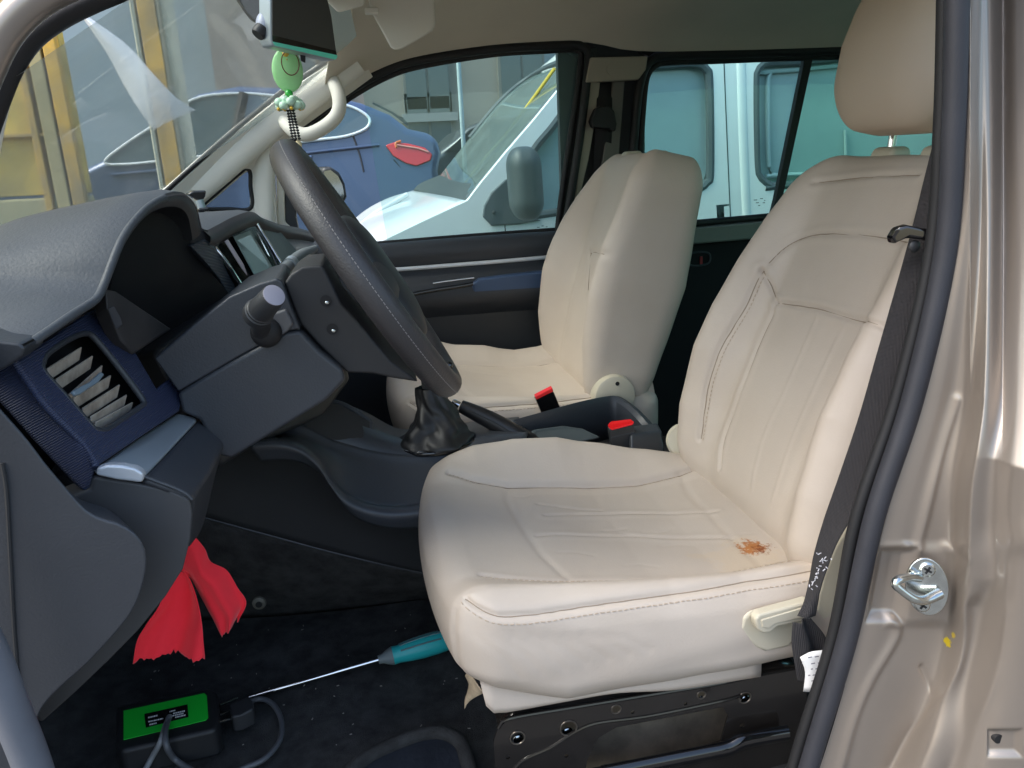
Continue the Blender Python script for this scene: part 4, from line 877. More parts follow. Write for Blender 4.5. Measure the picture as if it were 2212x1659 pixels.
# long bin behind the handbrake
bz=[(1100,912,1.40),(1180,890,1.43),(1260,868,1.47),(1320,856,1.50),(1342,858,1.50),(1372,878,1.48),(1400,905,1.45),(1425,935,1.40),(1432,950,1.37)]
b0=cr(at3(bz),60)
b1=b0+np.array([-.004,-.004,.004]);bi=b0+(np.array([.33,1.38,.83])-b0)*np.array([.10,.12,0])+np.array([0,0,-.004]); bd=bi+np.array([0,-.004,-.085]); bo=b0+np.array([.012,.012,-.10])
GG=np.stack([bo,b0,b1*.5+bi*.5+np.array([0,0,.004]),bi,bd],1)
mk('storage_bin',GG.reshape(-1,3),gridfaces(60,5),M['charcoal'],con,smooth=True,sharp=35,solid=.003)
slab('bin_floor',[Vector((.18,1.30,.745)),Vector((.52,1.30,.745)),Vector((.52,1.5,.745)),Vector((.18,1.5,.745))],(0,0,-.004),M['black'],con,bevel=0)
slab('rear_cap',at3([(1362,940,1.335),(1430,930,1.36),(1434,962,1.36),(1432,1000,1.33),(1380,1000,1.31),(1362,975,1.32)]),(.01,.05,0),M['charcoal'],con,bevel=.006)
slab('cup_holder',at3([(1120,945,1.37),(1160,928,1.37),(1220,920,1.38),(1260,926,1.38),(1300,945,1.36),(1240,960,1.34)]),(0,.03,-.01),mat('console grey',(64,72,74),.55),con,bevel=.006)
v,f=boxm((.34,1.44,.60),(.16,.055,.15)); mk('tunnel_core',v,f,M['carpet'],con)
# gear lever with leather boot
ge=thing('gear_lever','black leather gear lever boot in crumpled folds on the console','gear lever',at(940,965,Y=1.38))
bc_=at(940,958,Y=1.355); tp=at(928,836,Y=1.385)
NU,NVv=26,72; V=[]
rg=np.random.default_rng(5)
for i in range(NU):
    s=i/(NU-1); cpt=bc_.lerp(tp,s**1.15)+Vector((.006*math.sin(s*3.2),0,0))
    rad=np.interp(s,[0,.05,.12,.25,.4,.6,.8,1],[.058,.062,.060,.050,.040,.031,.026,.022])
    for k in range(NVv):
        a=2*math.pi*k/NVv; fo=np.interp(s,[0,.1,.3,.7,1],[.15,.9,1,.6,.3])
        w_=.0050*math.sin(5*a+4*s+1.5*math.sin(9*s))+.0026*math.sin(3*a-7*s)+.0016*math.sin(11*a+13*s)+.0028*math.sin(24*s+2*a)*(1-s)
        r_=rad+w_*fo
        V.append(cpt+Vector((math.cos(a)*r_*1.1,math.sin(a)*r_*.95,0))+Vector((0,0,.004*math.sin(2*a+1)*(1-s)*fo)))
mk('lever_boot',V,gridfaces(NU,NVv,False,True),mat('black leather',(22,22,24),.5,bump=.35,bscale=420,bdist=.0006,spec=.55),ge,sharp=0)
ring=[bc_+Vector((.066*math.cos(a)*1.05,.050*math.sin(a),.0)) for a in np.linspace(0,2*math.pi,40,endpoint=False)]
tube('boot_ring',ring,.006,M['gloss'],ge,seg=10,n=60,closed=True)
v,f=cyl(tp,tp+Vector((-.004,0,.06)),.014,seg=20); mk('lever_rod',v,f,M['black'],ge)
# handbrake
hb=thing('handbrake','black leather handbrake lever with a chrome release button, raised','handbrake',at(1110,945,Y=1.38))
tube('lever_grip',at3([(1150,962,1.37),(1110,936,1.38),(1060,908,1.395),(1010,884,1.41),(996,878,1.415)]),[.017,.0185,.0175,.016,.0125],mat('grip leather',(26,26,28),.45,bump=.4,bscale=360,bdist=.0006),hb,seg=18,n=40)
p,q=at(992,876,Y=1.416),at(976,868,Y=1.42); v,f=cyl(p,q,.0072,seg=20,rings=[(0,.0072),(.75,.0072),(.95,.006),(1,.004)]); mk('release_button',v,f,M['chrome'],hb,sharp=35)
tube('grip_seam',[p_+Vector((0,-.0175,.004)) for p_ in at3([(1105,934,1.38),(1060,908,1.395),(1012,885,1.41)])],.0008,M['deep'],hb,seg=6,n=20)
tube('lever_gaiter',at3([(1150,965,1.375),(1125,950,1.378),(1108,935,1.382)]),[.028,.024,.020],mat('gaiter leather',(20,20,22),.4),hb,seg=18,n=16)
# buckles
def buckle(lbl,b,t,w,Y):
    r=thing('belt_buckle',lbl,'seat belt buckle',at(*b,Y=Y),'seat belt buckles')
    return r
b1=buckle('black seat belt buckle with red button standing between driver seat and console','',0,0,0) if 0 else thing('belt_buckle','black belt buckle with red button, upright beside the near seat','belt buckle',at(1345,960,Y=1.345),'seat belt buckles')
slab('buckle_body',ats([(1316,928),(1368,915),(1372,930),(1376,965),(1322,975)],Y=1.345),(.002,.02,0),M['black'],b1,bevel=.003)
slab('buckle_body_line',ats([(1320,944),(1372,932),(1372,935),(1320,947)],Y=1.3445),(0,.002,0),M['charcoal'],b1,bevel=0)
slab('release_button',at3([(1313,921,1.342),(1316,926,1.342),(1322,930,1.342),(1366,919,1.342),(1370,914,1.345),(1363,909,1.36),(1320,914,1.36)]),(0,.002,.003),M['red'],b1,bevel=.0015)
b2=thing('belt_buckle','black belt buckle with red button, leaning against the far seat cushion','belt buckle',at(1190,890,Y=1.50),'seat belt buckles')
slab('buckle_body',ats([(1157,862),(1193,842),(1198,850),(1212,884),(1172,898)],Y=1.50),(0,.02,0),M['gloss'],b2,bevel=.003)
slab('release_button',at3([(1156,857,1.499),(1159,864,1.499),(1196,846,1.499),(1193,838,1.50)]),(0,.012,.002),M['red'],b2,bevel=.0015)
# ------------------------------------------------------------------ near seat belt
sb=thing('seat_belt','black webbing seat belt hanging slack past the driver backrest, with a white tag','seat belt',at(1800,1300,Y=.79))
web=mat('belt webbing',(46,44,46),.8,bump=0); nt=web.node_tree;N=nt.nodes;L=nt.links
tc=N.new('ShaderNodeTexCoord'); sx=N.new('ShaderNodeSeparateXYZ'); L.new(tc.outputs['Object'],sx.inputs[0])
def msin(sock,sc):
    a=N.new('ShaderNodeMath');a.operation='MULTIPLY';a.inputs[1].default_value=sc;L.new(sock,a.inputs[0]);b=N.new('ShaderNodeMath');b.operation='SINE';L.new(a.outputs[0],b.inputs[0]);return b.outputs[0]
ad=N.new('ShaderNodeMath');ad.operation='ADD';L.new(msin(sx.outputs['Z'],4200),ad.inputs[0]);L.new(msin(sx.outputs['X'],2600),ad.inputs[1])
bp=N.new('ShaderNodeBump');bp.inputs['Distance'].default_value=.0006;bp.inputs['Strength'].default_value=.7;L.new(ad.outputs[0],bp.inputs['Height']);L.new(bp.outputs['Normal'],N['Principled BSDF'].inputs['Normal'])
BL=[(2046,180,.80),(2020,290,.80),(1995,390,.80),(1968,500,.80),(1935,620,.80),(1895,760,.80),(1855,900,.80),(1815,1020,.80),(1780,1120,.80),(1757,1200,.80),(1748,1250,.80),(1736,1300,.79),(1722,1330,.785)]
BR=[(2080,180,.775),(2072,290,.775),(2050,390,.775),(2022,500,.775),(2000,620,.775),(1985,760,.77),(1955,900,.77),(1896,1030,.77),(1814,1160,.775),(1787,1225,.775),(1774,1262,.775),(1768,1300,.78),(1762,1330,.78)]
a=cr(at3(BL),120);b=cr(at3(BR),120)
GG=np.stack([cr([p,(p+q)/2+np.array([.002*math.sin(i*.09),-.004-.002*math.sin(i*.11),0]),q],13) for i,(p,q) in enumerate(zip(a,b))])
mk('belt_webbing',GG.reshape(-1,3),gridfaces(120,13),web,sb,sharp=0,solid=.0016)
LB=[(1712,1345,.785),(1710,1390,.785),(1716,1430,.785),(1722,1470,.79)];RB=[(1752,1338,.785),(1785,1380,.785),(1792,1430,.785),(1790,1480,.79)]
a=cr(at3(LB),30);b=cr(at3(RB),30)
GG=np.stack([cr([p,(p*.6+q*.4)+np.array([0,-.006,0]),(p*.35+q*.65)+np.array([0,.004,0]),q],13) for p,q in zip(a,b)])
mk('belt_webbing',GG.reshape(-1,3),gridfaces(30,13),web,sb,sharp=0,solid=.0016)
slab('belt_guide',at3([(1910,512,.79),(1924,490,.785),(1945,484,.78),(2004,496,.77),(2010,508,.77),(2000,520,.77),(1950,512,.78),(1930,520,.785),(1918,528,.79)]),(.0,-.012,0),M['gloss'],sb,bevel=.004,bseg=3)
p=at(1975,532,Y=.772); v,f=ball(p,.0068,18,10,(1,.5,1)); mk('stop_button',v,f,M['black'],sb)
# frayed threads
parts=[]
rg=random.Random(4)
for i in range(30):
    t=i/30; x=1752+45*t+rg.uniform(-7,7); y=1268-80*t+rg.uniform(-7,7)
    if i>25: x,y=1770+rg.uniform(-8,8),1190+rg.uniform(-9,9)
    p=at(x,y,Y=.768); parts.append(cyl(p,p+Vector((rg.uniform(-.003,.003),rg.uniform(-.002,0),rg.uniform(-.003,.003))),.0006,seg=5))
v,f=join(parts); mk('frayed_thread',v,f,mat('frayed fibre',(196,194,198),.8),sb,smooth=False)
tg=cr(at3([(1728,1420,.778),(1750,1409,.772),(1775,1405,.77),(1800,1404,.77)]),16); tb=cr(at3([(1735,1494,.778),(1750,1495,.772),(1775,1496,.77),(1790,1497,.77)]),16)
GG=np.stack([cr([p,p*.6+q*.4+np.array([.004,-.002,0]),q],8) for p,q in zip(tg,tb)])
tag_=mk('care_tag',GG.reshape(-1,3),gridfaces(16,8),M['white'],sb,sharp=0,solid=.0006)
parts=[]
for j,y in enumerate((1420,1434,1446,1459,1471,1482)):
    x=1742+rg.uniform(0,8)
    for i in range(3):
        l=rg.uniform(5,12); p=at(x+l/2+j*.8,y-(x-1742)*.1,Y=.7665); parts.append(boxm(p,(l*.00022,.0003,.0006))); x+=l+3
v,f=join(parts); mk('tag_print',v,f,mat('tag ink',(120,120,128),.7),tag_,smooth=False)
fb=thing('seat_belt','dark seat belt running down the far door pillar with a black guide','seat belt',at(1300,300,Y=2.1),'')
a=cr(at3([(1290,178,2.14),(1288,240,2.12),(1284,320,2.13),(1278,420,2.15)]),20);b=cr(at3([(1322,178,2.14),(1322,240,2.12),(1320,330,2.13),(1314,420,2.15)]),20)
mk('belt_webbing',np.stack([a,b],1).reshape(-1,3),gridfaces(20,2),web,fb,solid=.0016)
slab('belt_guide',ats([(1276,262),(1288,234),(1300,229),(1318,230),(1328,240),(1333,268),(1330,283),(1322,284),(1318,278),(1282,276)],Y=2.09),(0,.03,0),M['rubber'],fb,bevel=.006)

# ------------------------------------------------------------------ far front door
dr=thing('front_door','closed far front door with dark trim, silver strip, blue armrest and tinted window','car door',(.1,2.2,.5))
D=lambda L,Y=2.14:[at(a,b,Y=Y) for a,b in L]
# trim panel: profile swept along the door
prof=[(516,2.165),(520,2.12),(530,2.105),(556,2.10),(572,2.112),(592,2.112),(612,2.09),(640,2.075),(668,2.085),(682,2.12),(720,2.135),(790,2.135),(900,2.135),(1100,2.135)]
rails=[]
for py,Y in prof:
    rails.append([at(a,py+b,Y=Y) for a,b in((560,22),(700,13),(830,6),(1000,-7),(1100,-14),(1212,-21))])
ruled('door_panel',rails,30,mat('door trim',(52,55,60),.55,bump=.25,bscale=500,bdist=.0005,var=.08,vscale=4),dr,sharp=50,solid=.004)
tube('silver_strip',[at(a,b,Y=2.105) for a,b in((840,583),(900,579),(1000,571),(1100,563),(1200,554))],.0055,mat('silver strip',(214,218,222),.35,metal=.2),dr,seg=10,n=20,flat=.8)
slab('armrest',[at(a,b,Y=2.075) for a,b in((1020,612),(1035,602),(1100,594),(1215,582),(1215,622),(1100,630),(1022,634))],(0,.05,0),mat('blue armrest',(58,78,108),.5,bump=.2,bscale=400,bdist=.0004),dr,bevel=.007)
tube('pull_handle',[at(a,b,Y=2.07) for a,b in((880,640),(900,634),(950,625),(990,619),(1022,613))],.0055,M['gloss'],dr,seg=12,n=24,flat=.7)
tube('pull_handle',[at(a,b,Y=2.08) for a,b in((935,612),(960,608),(1000,603),(1024,600))],.0026,M['chrome'],dr,seg=10,n=24)
slab('lower_pocket',[at(a,b,Y=2.122) for a,b in((900,685),(1220,660),(1220,860),(900,870))],(0,.02,0),M['black'],dr,bevel=.006)
# frame seals
o1=[(560,345),(600,312),(650,272),(713,226),(760,192),(830,153),(900,130),(1060,106),(1180,99),(1240,97),(1262,103),(1271,120),(1268,170),(1255,280),(1235,410),(1214,540),(1200,640)]
tube('door_seal',D(o1,2.118),.0115,M['rubber'],dr,seg=12,n=120)
o2=[(600,336),(652,292),(713,243),(764,205),(835,166),(905,143),(1060,117),(1180,109),(1238,106.5),(1252,112),(1255,124),(1248,190),(1233,290),(1215,410),(1202,520)]
tube('window_frame',D(o2,2.135),.0085,M['rubber'],dr,seg=10,n=120)
tube('belt_seal',D([(640,540),(760,530),(830,525),(1000,511),(1205,496)],2.14),.0065,M['rubber'],dr,seg=10,n=30)
slab('door_frame',D([(1214,105),(1290,100),(1285,150),(1240,480),(1222,640),(1196,640),(1205,500),(1255,130)],2.15),(0,.03,0),M['black'],dr,bevel=.004)
slab('door_frame',D([(596,340),(612,330),(616,480),(640,500),(640,560),(600,560)],2.13),(0,.03,0),M['trim'],dr,bevel=.005)
slab('door_frame',D([(614,330),(640,318),(640,470),(650,520),(616,520)],2.135),(0,.03,0),M['black'],dr,bevel=.004)
# glass: plain pane with a tint film over the rear part of it
PN=[(600,330),(700,250),(764,203),(835,164),(905,141),(1060,116),(1235,105),(1256,118),(1204,505),(830,532),(600,545)]
M['clear']=glass('plain side glass',(.93,.97,.97),.4)
slab('window_pane',D(PN,2.148),(0,.004,0),M['clear'],dr,bevel=0)
FM=[(783,193),(835,163),(905,140),(1060,116),(1235,105),(1256,118),(1204,505),(838,531)]
M['film']=glass('tint film',(.78,.98,.95),.4,haze=.16,even=.7,diff=(.5,.75,.72))  # veil colour washes out the view through the film
mk('tint_film',D(FM,2.1465),[tuple(range(len(FM)))],M['film'],dr,smooth=False)
mk_=[boxm(at(a,b,Y=2.1445),(l*.0006,.0004,.0010)) for a,b,l in((1163,491,6),(1172,488,5),(1181,490,3),(1170,495,6))]
v,f=join(mk_); mk('glass_mark',v,f,mat('dark print',(50,84,80),.6),dr,smooth=False)
# outside mirror seen past the wheel
mr=[(696,362),(715,358),(735,372),(747,395),(752,425),(745,440),(700,440)]
mm=slab('side_mirror',[at(a,b,Y=2.42) for a,b in mr],(-.06,.12,0),M['black'],dr,bevel=.012)
slab('mirror_glass',[at(a,b,Y=2.415) for a,b in((700,370),(714,367),(730,380),(740,400),(744,425),(738,434),(704,434))],(0,.003,0),mat('mirror glass',(230,232,235),.05,metal=1),mm,bevel=0)
# ------------------------------------------------------------------ loose things in the footwell
rc=thing('cloth','bright red cloth rag with frayed ends hanging below the dash','cloth',at(410,1200,Y=.97))
rm=mat('red cloth',(250,40,56),.85,bump=.4,bscale=900,bdist=.0005,sheen=.2,var=.05,vscale=12); rm.use_backface_culling=False
def flap(L,Rr,Y0,Y1,nu,nv,amp,ph):
    a=cr([at(p,q,Y=Y0+(Y1-Y0)*i/(len(L)-1)) for i,(p,q) in enumerate(L)],nu); b=cr([at(p,q,Y=Y0+(Y1-Y0)*i/(len(Rr)-1)) for i,(p,q) in enumerate(Rr)],nu)
    V=[];rg=np.random.default_rng(ph)
    for i in range(nu):
        s=i/(nu-1)
        for j in range(nv):
            t=j/(nv-1); p=a[i]*(1-t)+b[i]*t
            y=amp*math.sin(t*5.5+ph+1.6*s)*math.sin(min(1,s*1.4)*2.2)+amp*.5*math.sin(t*12+s*3+ph)*s
            fr=(rg.normal(0,.0008) if i==nu-1 else 0)
            V.append(p+np.array([fr*.6,y,fr*2]))
    return np.array(V),gridfaces(nu,nv)
v,f=flap([(384,1200),(386,1233),(407,1255),(430,1298),(457,1340),(477,1374)],[(405,1140),(440,1186),(453,1219),(487,1240),(510,1278),(529,1310),(512,1345)],.99,1.01,46,26,.010,1)
mk('rag_tail',v,f,rm,rc,sharp=0,solid=.0012)
v,f=flap([(366,1230),(352,1290),(322,1335),(300,1375),(288,1430)],[(404,1236),(428,1286),(440,1328),(443,1370),(445,1410)],1.005,.97,50,30,.013,4)
mk('rag_tail',v,f,rm,rc,sharp=0,solid=.0012)
sdv=thing('screwdriver','long screwdriver with a teal handle lying on the black carpet','screwdriver',at(760,1440,Z=.462))
ZS=.474
p,q=at(538,1506,Z=.458),at(822,1424,Z=ZS); e=(q-p).normalized()
v,f=cyl(p,q,.0042,seg=16,rings=[(0,.0028),(.06,.0034),(.07,.0042),(1,.0042)]); mk('shaft',v,f,M['chrome'],sdv,sharp=35)
q2=at(960,1377,Z=ZS+.002); L_=(q2-q).length*1.12
prof=[(0,.0075),(.05,.0085),(.10,.0125),(.16,.015),(.24,.0145),(.36,.0165),(.55,.0185),(.75,.0182),(.92,.0165),(1,.010)]
tm=mat('teal handle',(44,176,178),.35,bump=.1,bscale=300)
v,f=cyl(q,q+e*L_,.01,seg=28,rings=[(a,r*1.06) for a,r in prof[3:]]); hd_=mk('handle',v,f,tm,sdv,sharp=50)
v,f=cyl(q-e*.004,q+e*L_*.16,.01,seg=28,rings=[(0,.0075),(.3,.0085),(.6,.0125),(1,.0165)]); mk('handle_collar',v,f,mat('grey grip',(112,122,124),.55),sdv,sharp=50)
for k in range(3):
    a=math.radians(50+40*k); s_=e.cross(Vector((0,0,1))).normalized(); d=s_*math.cos(a)+Vector((0,0,1))*math.sin(a)
    tube('grip_flute',[q+e*(L_*t)+d*(r*1.06) for t,r in ((.26,.0150),(.4,.0172),(.6,.0187),(.8,.0180))],.0016,mat('grey flute',(90,120,122),.55),hd_,seg=8,n=16)
dv=thing('diagnostic_box','black cased electronic box with a bright green label lying on the carpet','electronic box',at(360,1560,Z=.45))
ZT=.505
tq=[at(a,b,Z=ZT) for a,b in((250,1524),(455,1484),(468,1494),(474,1560),(464,1576),(262,1622),(248,1608))]
slab('case',tq,(0,0,-.05),mat('box case',(30,31,33),.55,bump=.3,bscale=500,bdist=.0005),dv,bevel=.007)
gl=slab('label',[at(a,b,Z=ZT+.0008) for a,b in((267,1536),(441,1498),(447,1503),(450,1552),(444,1557),(267,1599))],(0,0,.0008),mat('green label',(24,196,54),.5),dv,bevel=.0003)
slab('label_window',[at(a,b,Z=ZT+.0018) for a,b in((312,1543),(405,1522),(407,1549),(315,1572))],(0,0,.0006),M['gloss'],gl,bevel=0)
parts=[];rg=random.Random(9)
def quadpt(s,t):
    a=(312+93*s+2*t,1543-21*s+28.5*t); return at(*a,Z=ZT+.0029)
ex=(quadpt(1,0)-quadpt(0,0)).normalized(); ey=Vector((-ex.y,ex.x,0))
for (s0,s1,t) in ((.08,.42,.62),(.08,.30,.30),(.10,.24,.85),(.58,.72,.22),(.66,.92,.42),(.64,.9,.58),(.70,.94,.74)):
    s=s0
    while s<s1:
        w=rg.uniform(.02,.05); parts.append(boxm(quadpt(s+w/2,t),(w*.032,.0011,.0003),Matrix((ex,ey,Vector((0,0,1)))).transposed())); s+=w+.012
v,f=join(parts); mk('label_print',v,f,M['white'],gl,smooth=False)
for (a,b),(c_,d_) in(((474,1524),(512,1508)),((474,1546),(518,1528)),((474,1560),(520,1546))):
    p,q=at(a,b,Z=.485),at(c_,d_,Z=.475); v,f=cyl(p,q,.0022,seg=10); mk('plug_pin',v,f,M['steel'],dv)
slab('plug',[at(a,b,Z=.49) for a,b in((494,1520),(535,1504),(546,1512),(548,1530),(520,1545),(500,1548))],(0,0,-.03),M['black'],dv,bevel=.004)
cb=mat('cable sheath',(84,86,90),.45)
tube('cable',[at(a,b,Z=z) for a,b,z in((520,1524,.47),(560,1510,.462),(590,1522,.46),(608,1558,.46),(604,1600,.46),(570,1640,.46),(520,1662,.46),(460,1690,.46))],.0044,cb,dv,seg=10,n=70)
tube('cable',[at(a,b,Z=z) for a,b,z in((366,1548,ZT+.003),(356,1572,ZT+.010),(346,1604,ZT+.006),(326,1640,.48),(300,1690,.465))],.0044,mat('grey cable',(126,128,130),.5),dv,seg=10,n=40)
tube('cable',[at(a,b,Z=z) for a,b,z in((364,1552,ZT+.004),(357,1580,ZT+.012),(360,1612,ZT+.004),(378,1640,.475),(420,1668,.465),(470,1700,.46))],.0046,cb,dv,seg=10,n=40)
# ------------------------------------------------------------------ outside: white van alongside
M['vwhite']=mat('white van paint',(228,230,228),.3,coat=.4,var=.03,vscale=2)
M['vglass']=mat('van window glass',(146,166,170),.18,coat=.4,spec=.7,var=.12,vscale=3)
M['vrub']=mat('van rubber',(70,78,82),.6)
vn=thing('white_van','white delivery van with black door mirror parked close alongside','van',(1.5,3.8,0))
v3=lambda L,Y=3.0:[at(a,b,Y=Y) for a,b in L]
roofx=[Vector((1.25,3.0,2.02)),Vector((2.4,3.0,2.08)),Vector((4.2,3.0,2.06)),Vector((4.25,3.0,.38)),Vector((-.78,3.0,.38)),Vector((-.82,3.0,.72)),Vector((-.5,3.0,.885))]
ap=v3([(700,600),(800,530),(910,477),(1007,432),(1035,395),(1090,328),(1150,258),(1215,178),(1238,140),(1262,100),(1300,60)])
W1=v3([(1118,455),(1122,400),(1147,330),(1190,275),(1243,207),(1300,160),(1345,144),(1430,140),(1500,137),(1524,150),(1531,180),(1533,370),(1524,396),(1500,410),(1400,428),(1190,461),(1130,468)])
W2=v3([(1633,360),(1630,175),(1636,148),(1655,136),(1740,131),(2260,104),(2260,362),(1700,401),(1668,403),(1644,388)])
side=holed('body_side',ap+roofx,[W1,W2],M['vwhite'],vn,solid=.03,bevel=.006)
for nm,Wn in(('door_window',W1),('side_window',W2)):
    g_=slab(nm,[p+Vector((0,.03,0)) for p in Wn],(0,.006,0),M['vglass'],vn,bevel=0)
    tube('window_rubber',[p+Vector((0,-.004,0)) for p in Wn],.017,M['vrub'],g_,seg=8,n=140,closed=True,flat=1)
tube('inner_frame',[p+Vector((0,.015,0)) for p in v3([(1665,360),(1663,175),(1672,158),(1690,152),(2260,128),(2260,338),(1705,378),(1680,376)])],.009,mat('teal frame',(150,170,172),.5),vn,seg=8,n=120,closed=True)
tube('glass_divider',[p+Vector((0,.02,0)) for p in v3([(1832,280),(1834,372)])],.006,mat('grey bar',(150,166,170),.5),vn,seg=8,n=10)
for L,r in(([(1563,125),(1570,300),(1578,480),(1585,620)],.0035),([(1089,470),(1092,505),(1096,560)],.0035)):
    tube('door_gap',v3(L,2.987),r,mat('gap',(60,70,72),.8),vn,seg=6,n=20)
tube('swage_line',v3([(1599,130),(1604,300),(1612,480),(1620,620)],2.992),.012,M['vwhite'],vn,seg=10,n=30,flat=2)
dh=slab('door_handle',v3([(1545,441),(1577,438),(1577,446),(1566,448),(1567,472),(1547,474)],2.985),(0,.02,0),mat('handle grey',(56,66,72),.5),vn,bevel=.004)
# nose: bonnet, cowl, windscreen, roof
def vl(name,R,mt,nu=20,nv=16,**k): return loft(name,[at3(r) for r in R],nu,nv,mt,vn,sharp=0,**k)
vl('bonnet',[[(1007,433,3.02),(910,490,3.01),(800,560,3.0),(680,660,3.0)],[(965,424,3.4),(872,462,3.4),(790,505,3.4),(690,600,3.4)],[(925,417,3.9),(848,445,3.9),(780,480,3.9),(700,560,3.9)],[(893,411,4.4),(833,430,4.4),(777,463,4.4),(720,520,4.4)]],M['vwhite'],solid=.01)
tube('bonnet_gap',at3([(1010,430,3.08),(973,452,3.08),(910,492,3.06),(840,540,3.05)]),.0045,mat('gap2',(70,80,84),.8),vn,seg=6,n=24)
tube('bonnet_crease',at3([(880,420,3.95),(850,438,3.93),(810,462,3.9),(780,486,3.9)]),.012,M['vwhite'],vn,seg=10,n=24)
vl('cowl',[[(1006,432,3.05),(1022,418,3.06),(1036,398,3.08)],[(950,424,3.6),(965,408,3.6),(985,392,3.6)],[(893,410,4.35),(908,396,4.35),(950,378,4.35)]],mat('cowl plastic',(52,58,58),.7),solid=.008)
M['vscreen']=glass('van windscreen glass',(.30,.40,.38),1.0,haze=.25,diff=(.42,.55,.52))
vl('windscreen',[[(1018,420,3.03),(1080,345,3.03),(1150,258,3.03),(1215,178,3.03),(1234,148,3.04)],[(985,402,3.6),(1050,318,3.6),(1120,232,3.6),(1180,168,3.6),(1222,138,3.5)],[(950,380,4.3),(1015,298,4.3),(1087,213,4.3),(1150,163,4.3),(1205,136,4.1)]],M['vscreen'],nu=24)
tube('screen_rubber',at3([(1012,430,3.01),(1080,350,3.01),(1150,265,3.01),(1215,185,3.01),(1236,152,3.02),(1226,140,3.2),(1205,136,3.7),(1150,163,4.25),(1087,213,4.3),(1015,298,4.3)]),.014,M['vrub'],vn,seg=8,n=80)
vl('roof_front',[[(1236,146,3.0),(1262,100,3.0),(1330,40,3.0),(1420,0,3.0)],[(1222,140,3.5),(1250,98,3.5),(1310,40,3.5),(1390,0,3.5)],[(1150,160,4.3),(1212,108,4.3),(1270,50,4.3),(1340,0,4.3)]],M['vwhite'],solid=.01)
v,f=boxm((2.7,3.9,2.06),(1.5,.88,.03)); mk('roof',v,f,M['vwhite'],vn)
v,f=boxm((2.75,4.72,1.2),(1.45,.03,.85)); mk('far_side',v,f,mat('van lining',(120,124,122),.8),vn)
v,f=boxm((1.9,3.9,.45),(2.3,.8,.05)); mk('van_floor',v,f,M['black'],vn)
v,f=boxm((-.2,3.8,.68),(.6,.74,.26)); mk('engine_bay',v,f,M['deep'],vn)
tube('reflection_line',at3([(1001,402,3.5),(1045,345,3.5),(1098,285,3.5),(1150,215,3.4),(1198,148,3.3)]),.007,mat('yellow reflection',(206,176,60),.6),vn,seg=8,n=30)  # yellow line reflected in the van windscreen, built as a thin tube
tube('reflection_line',at3([(1010,395,3.5),(1055,350,3.45),(1100,310,3.4)]),.006,M['vrub'],vn,seg=8,n=20)
mb=slab('mirror_mount',v3([(1043,468),(1046,445),(1062,416),(1092,388),(1112,384),(1116,440),(1150,470),(1170,476),(1120,485),(1062,488)],2.975),(0,.03,0),mat('mirror black',(66,74,78),.6),vn,bevel=.006)
p=at(1067,459,Y=2.973); v,f=ball(p,.007,10,8); mk('mount_screw',v,f,M['deep'],mb)
Vb,Nb,Fb=rbox((.060,.075,.128),(.05,.06,.07),(16,14,26)); c=at(1134,397,Y=2.84); Vb[:,0]+=-.0*Vb[:,2]
Vb[:,0]+=.10*Vb[:,2]*(-.35); mk('door_mirror',Vb+np.array(c),Fb,mat('mirror shell',(60,68,70),.5),vn,sharp=0)
for x in(-.05,3.0):
    v,f=cyl((x,2.99,.34),(x,3.2,.34),.33,seg=40,rings=[(0,.31),(.05,.34),(1,.34)]); wv=mk('wheel',v,f,M['rubber'],vn,sharp=30)
    v,f=cyl((x,2.985,.34),(x,2.99,.34),.2,seg=32); mk('wheel_rim',v,f,M['steel'],wv,sharp=30)
# ------------------------------------------------------------------ blue car
bc=thing('blue_car','slate blue hatchback with chrome window line and red tail lamp, beyond the white van','car',(-.9,5.9,0))
M['bpaint']=mat('slate blue paint',(74,92,122),.35,metal=.25,coat=.6)
b5=lambda L,Y=5.0:[at(a,b,Y=Y) for a,b in L]
bo=b5([(-330,470),(-120,405),(60,378),(160,366),(215,340),(258,300),(340,242),(407,194),(500,176),(600,180),(700,196),(780,216),(845,243),(885,275),(925,284),(950,296),(958,330),(950,370)])
bo+= [Vector((.50,5.0,.75)),Vector((.42,5.0,.38)),Vector((-3.6,5.0,.32)),Vector((-3.75,5.0,.7))]
DL=[(213,350),(257,310),(340,253),(407,207),(500,195),(600,202),(700,214),(758,226),(792,245),(800,260),(788,277),(743,293),(664,303),(500,328),(360,345),(260,355)]
def taper_car(name,outl,depth,inset,mt,bevel):
    n=len(outl); zc=.95; mid=[p+Vector((0,.12,0)) for p in outl]
    top=lambda p,k: Vector((p.x,p.y+ (max(0,p.z-zc)*.28 if k else 0),p.z))
    A=[top(p,1) for p in outl]; B=[Vector((p.x,2*(5.0+depth/2)-p.y,p.z)) for p in A]
    v=A+B; f=[tuple(range(n)),tuple(range(2*n-1,n-1,-1))]+[(i,(i+1)%n,n+(i+1)%n,n+i) for i in range(n)]
    return mk(name,v,f,mt,bc,bevel=bevel,bseg=4)
taper_car('car_shell',bo,1.75,.2,M['bpaint'],.05)
lean=lambda p,o=0:Vector((p.x,p.y+max(0,p.z-.95)*.28+o,p.z))
cg=slab('side_glass',[lean(p,-.012) for p in b5(DL)],(0,.02,0),mat('car glass',(70,92,100),.08,coat=.5,spec=.7),bc,bevel=0)
tube('chrome_trim',[lean(p,-.014) for p in b5(DL)],.009,mat('bright trim',(228,236,236),.3,metal=.3),bc,seg=8,n=160,closed=True)
tube('door_post',[lean(p,-.014) for p in b5([(515,195),(505,260),(497,328)])],.03,M['deep'],cg,seg=8,n=10)
tube('shoulder_line',[lean(p,-.008) for p in b5([(230,378),(420,360),(640,332),(820,312)])],.010,M['bpaint'],bc,seg=8,n=40)
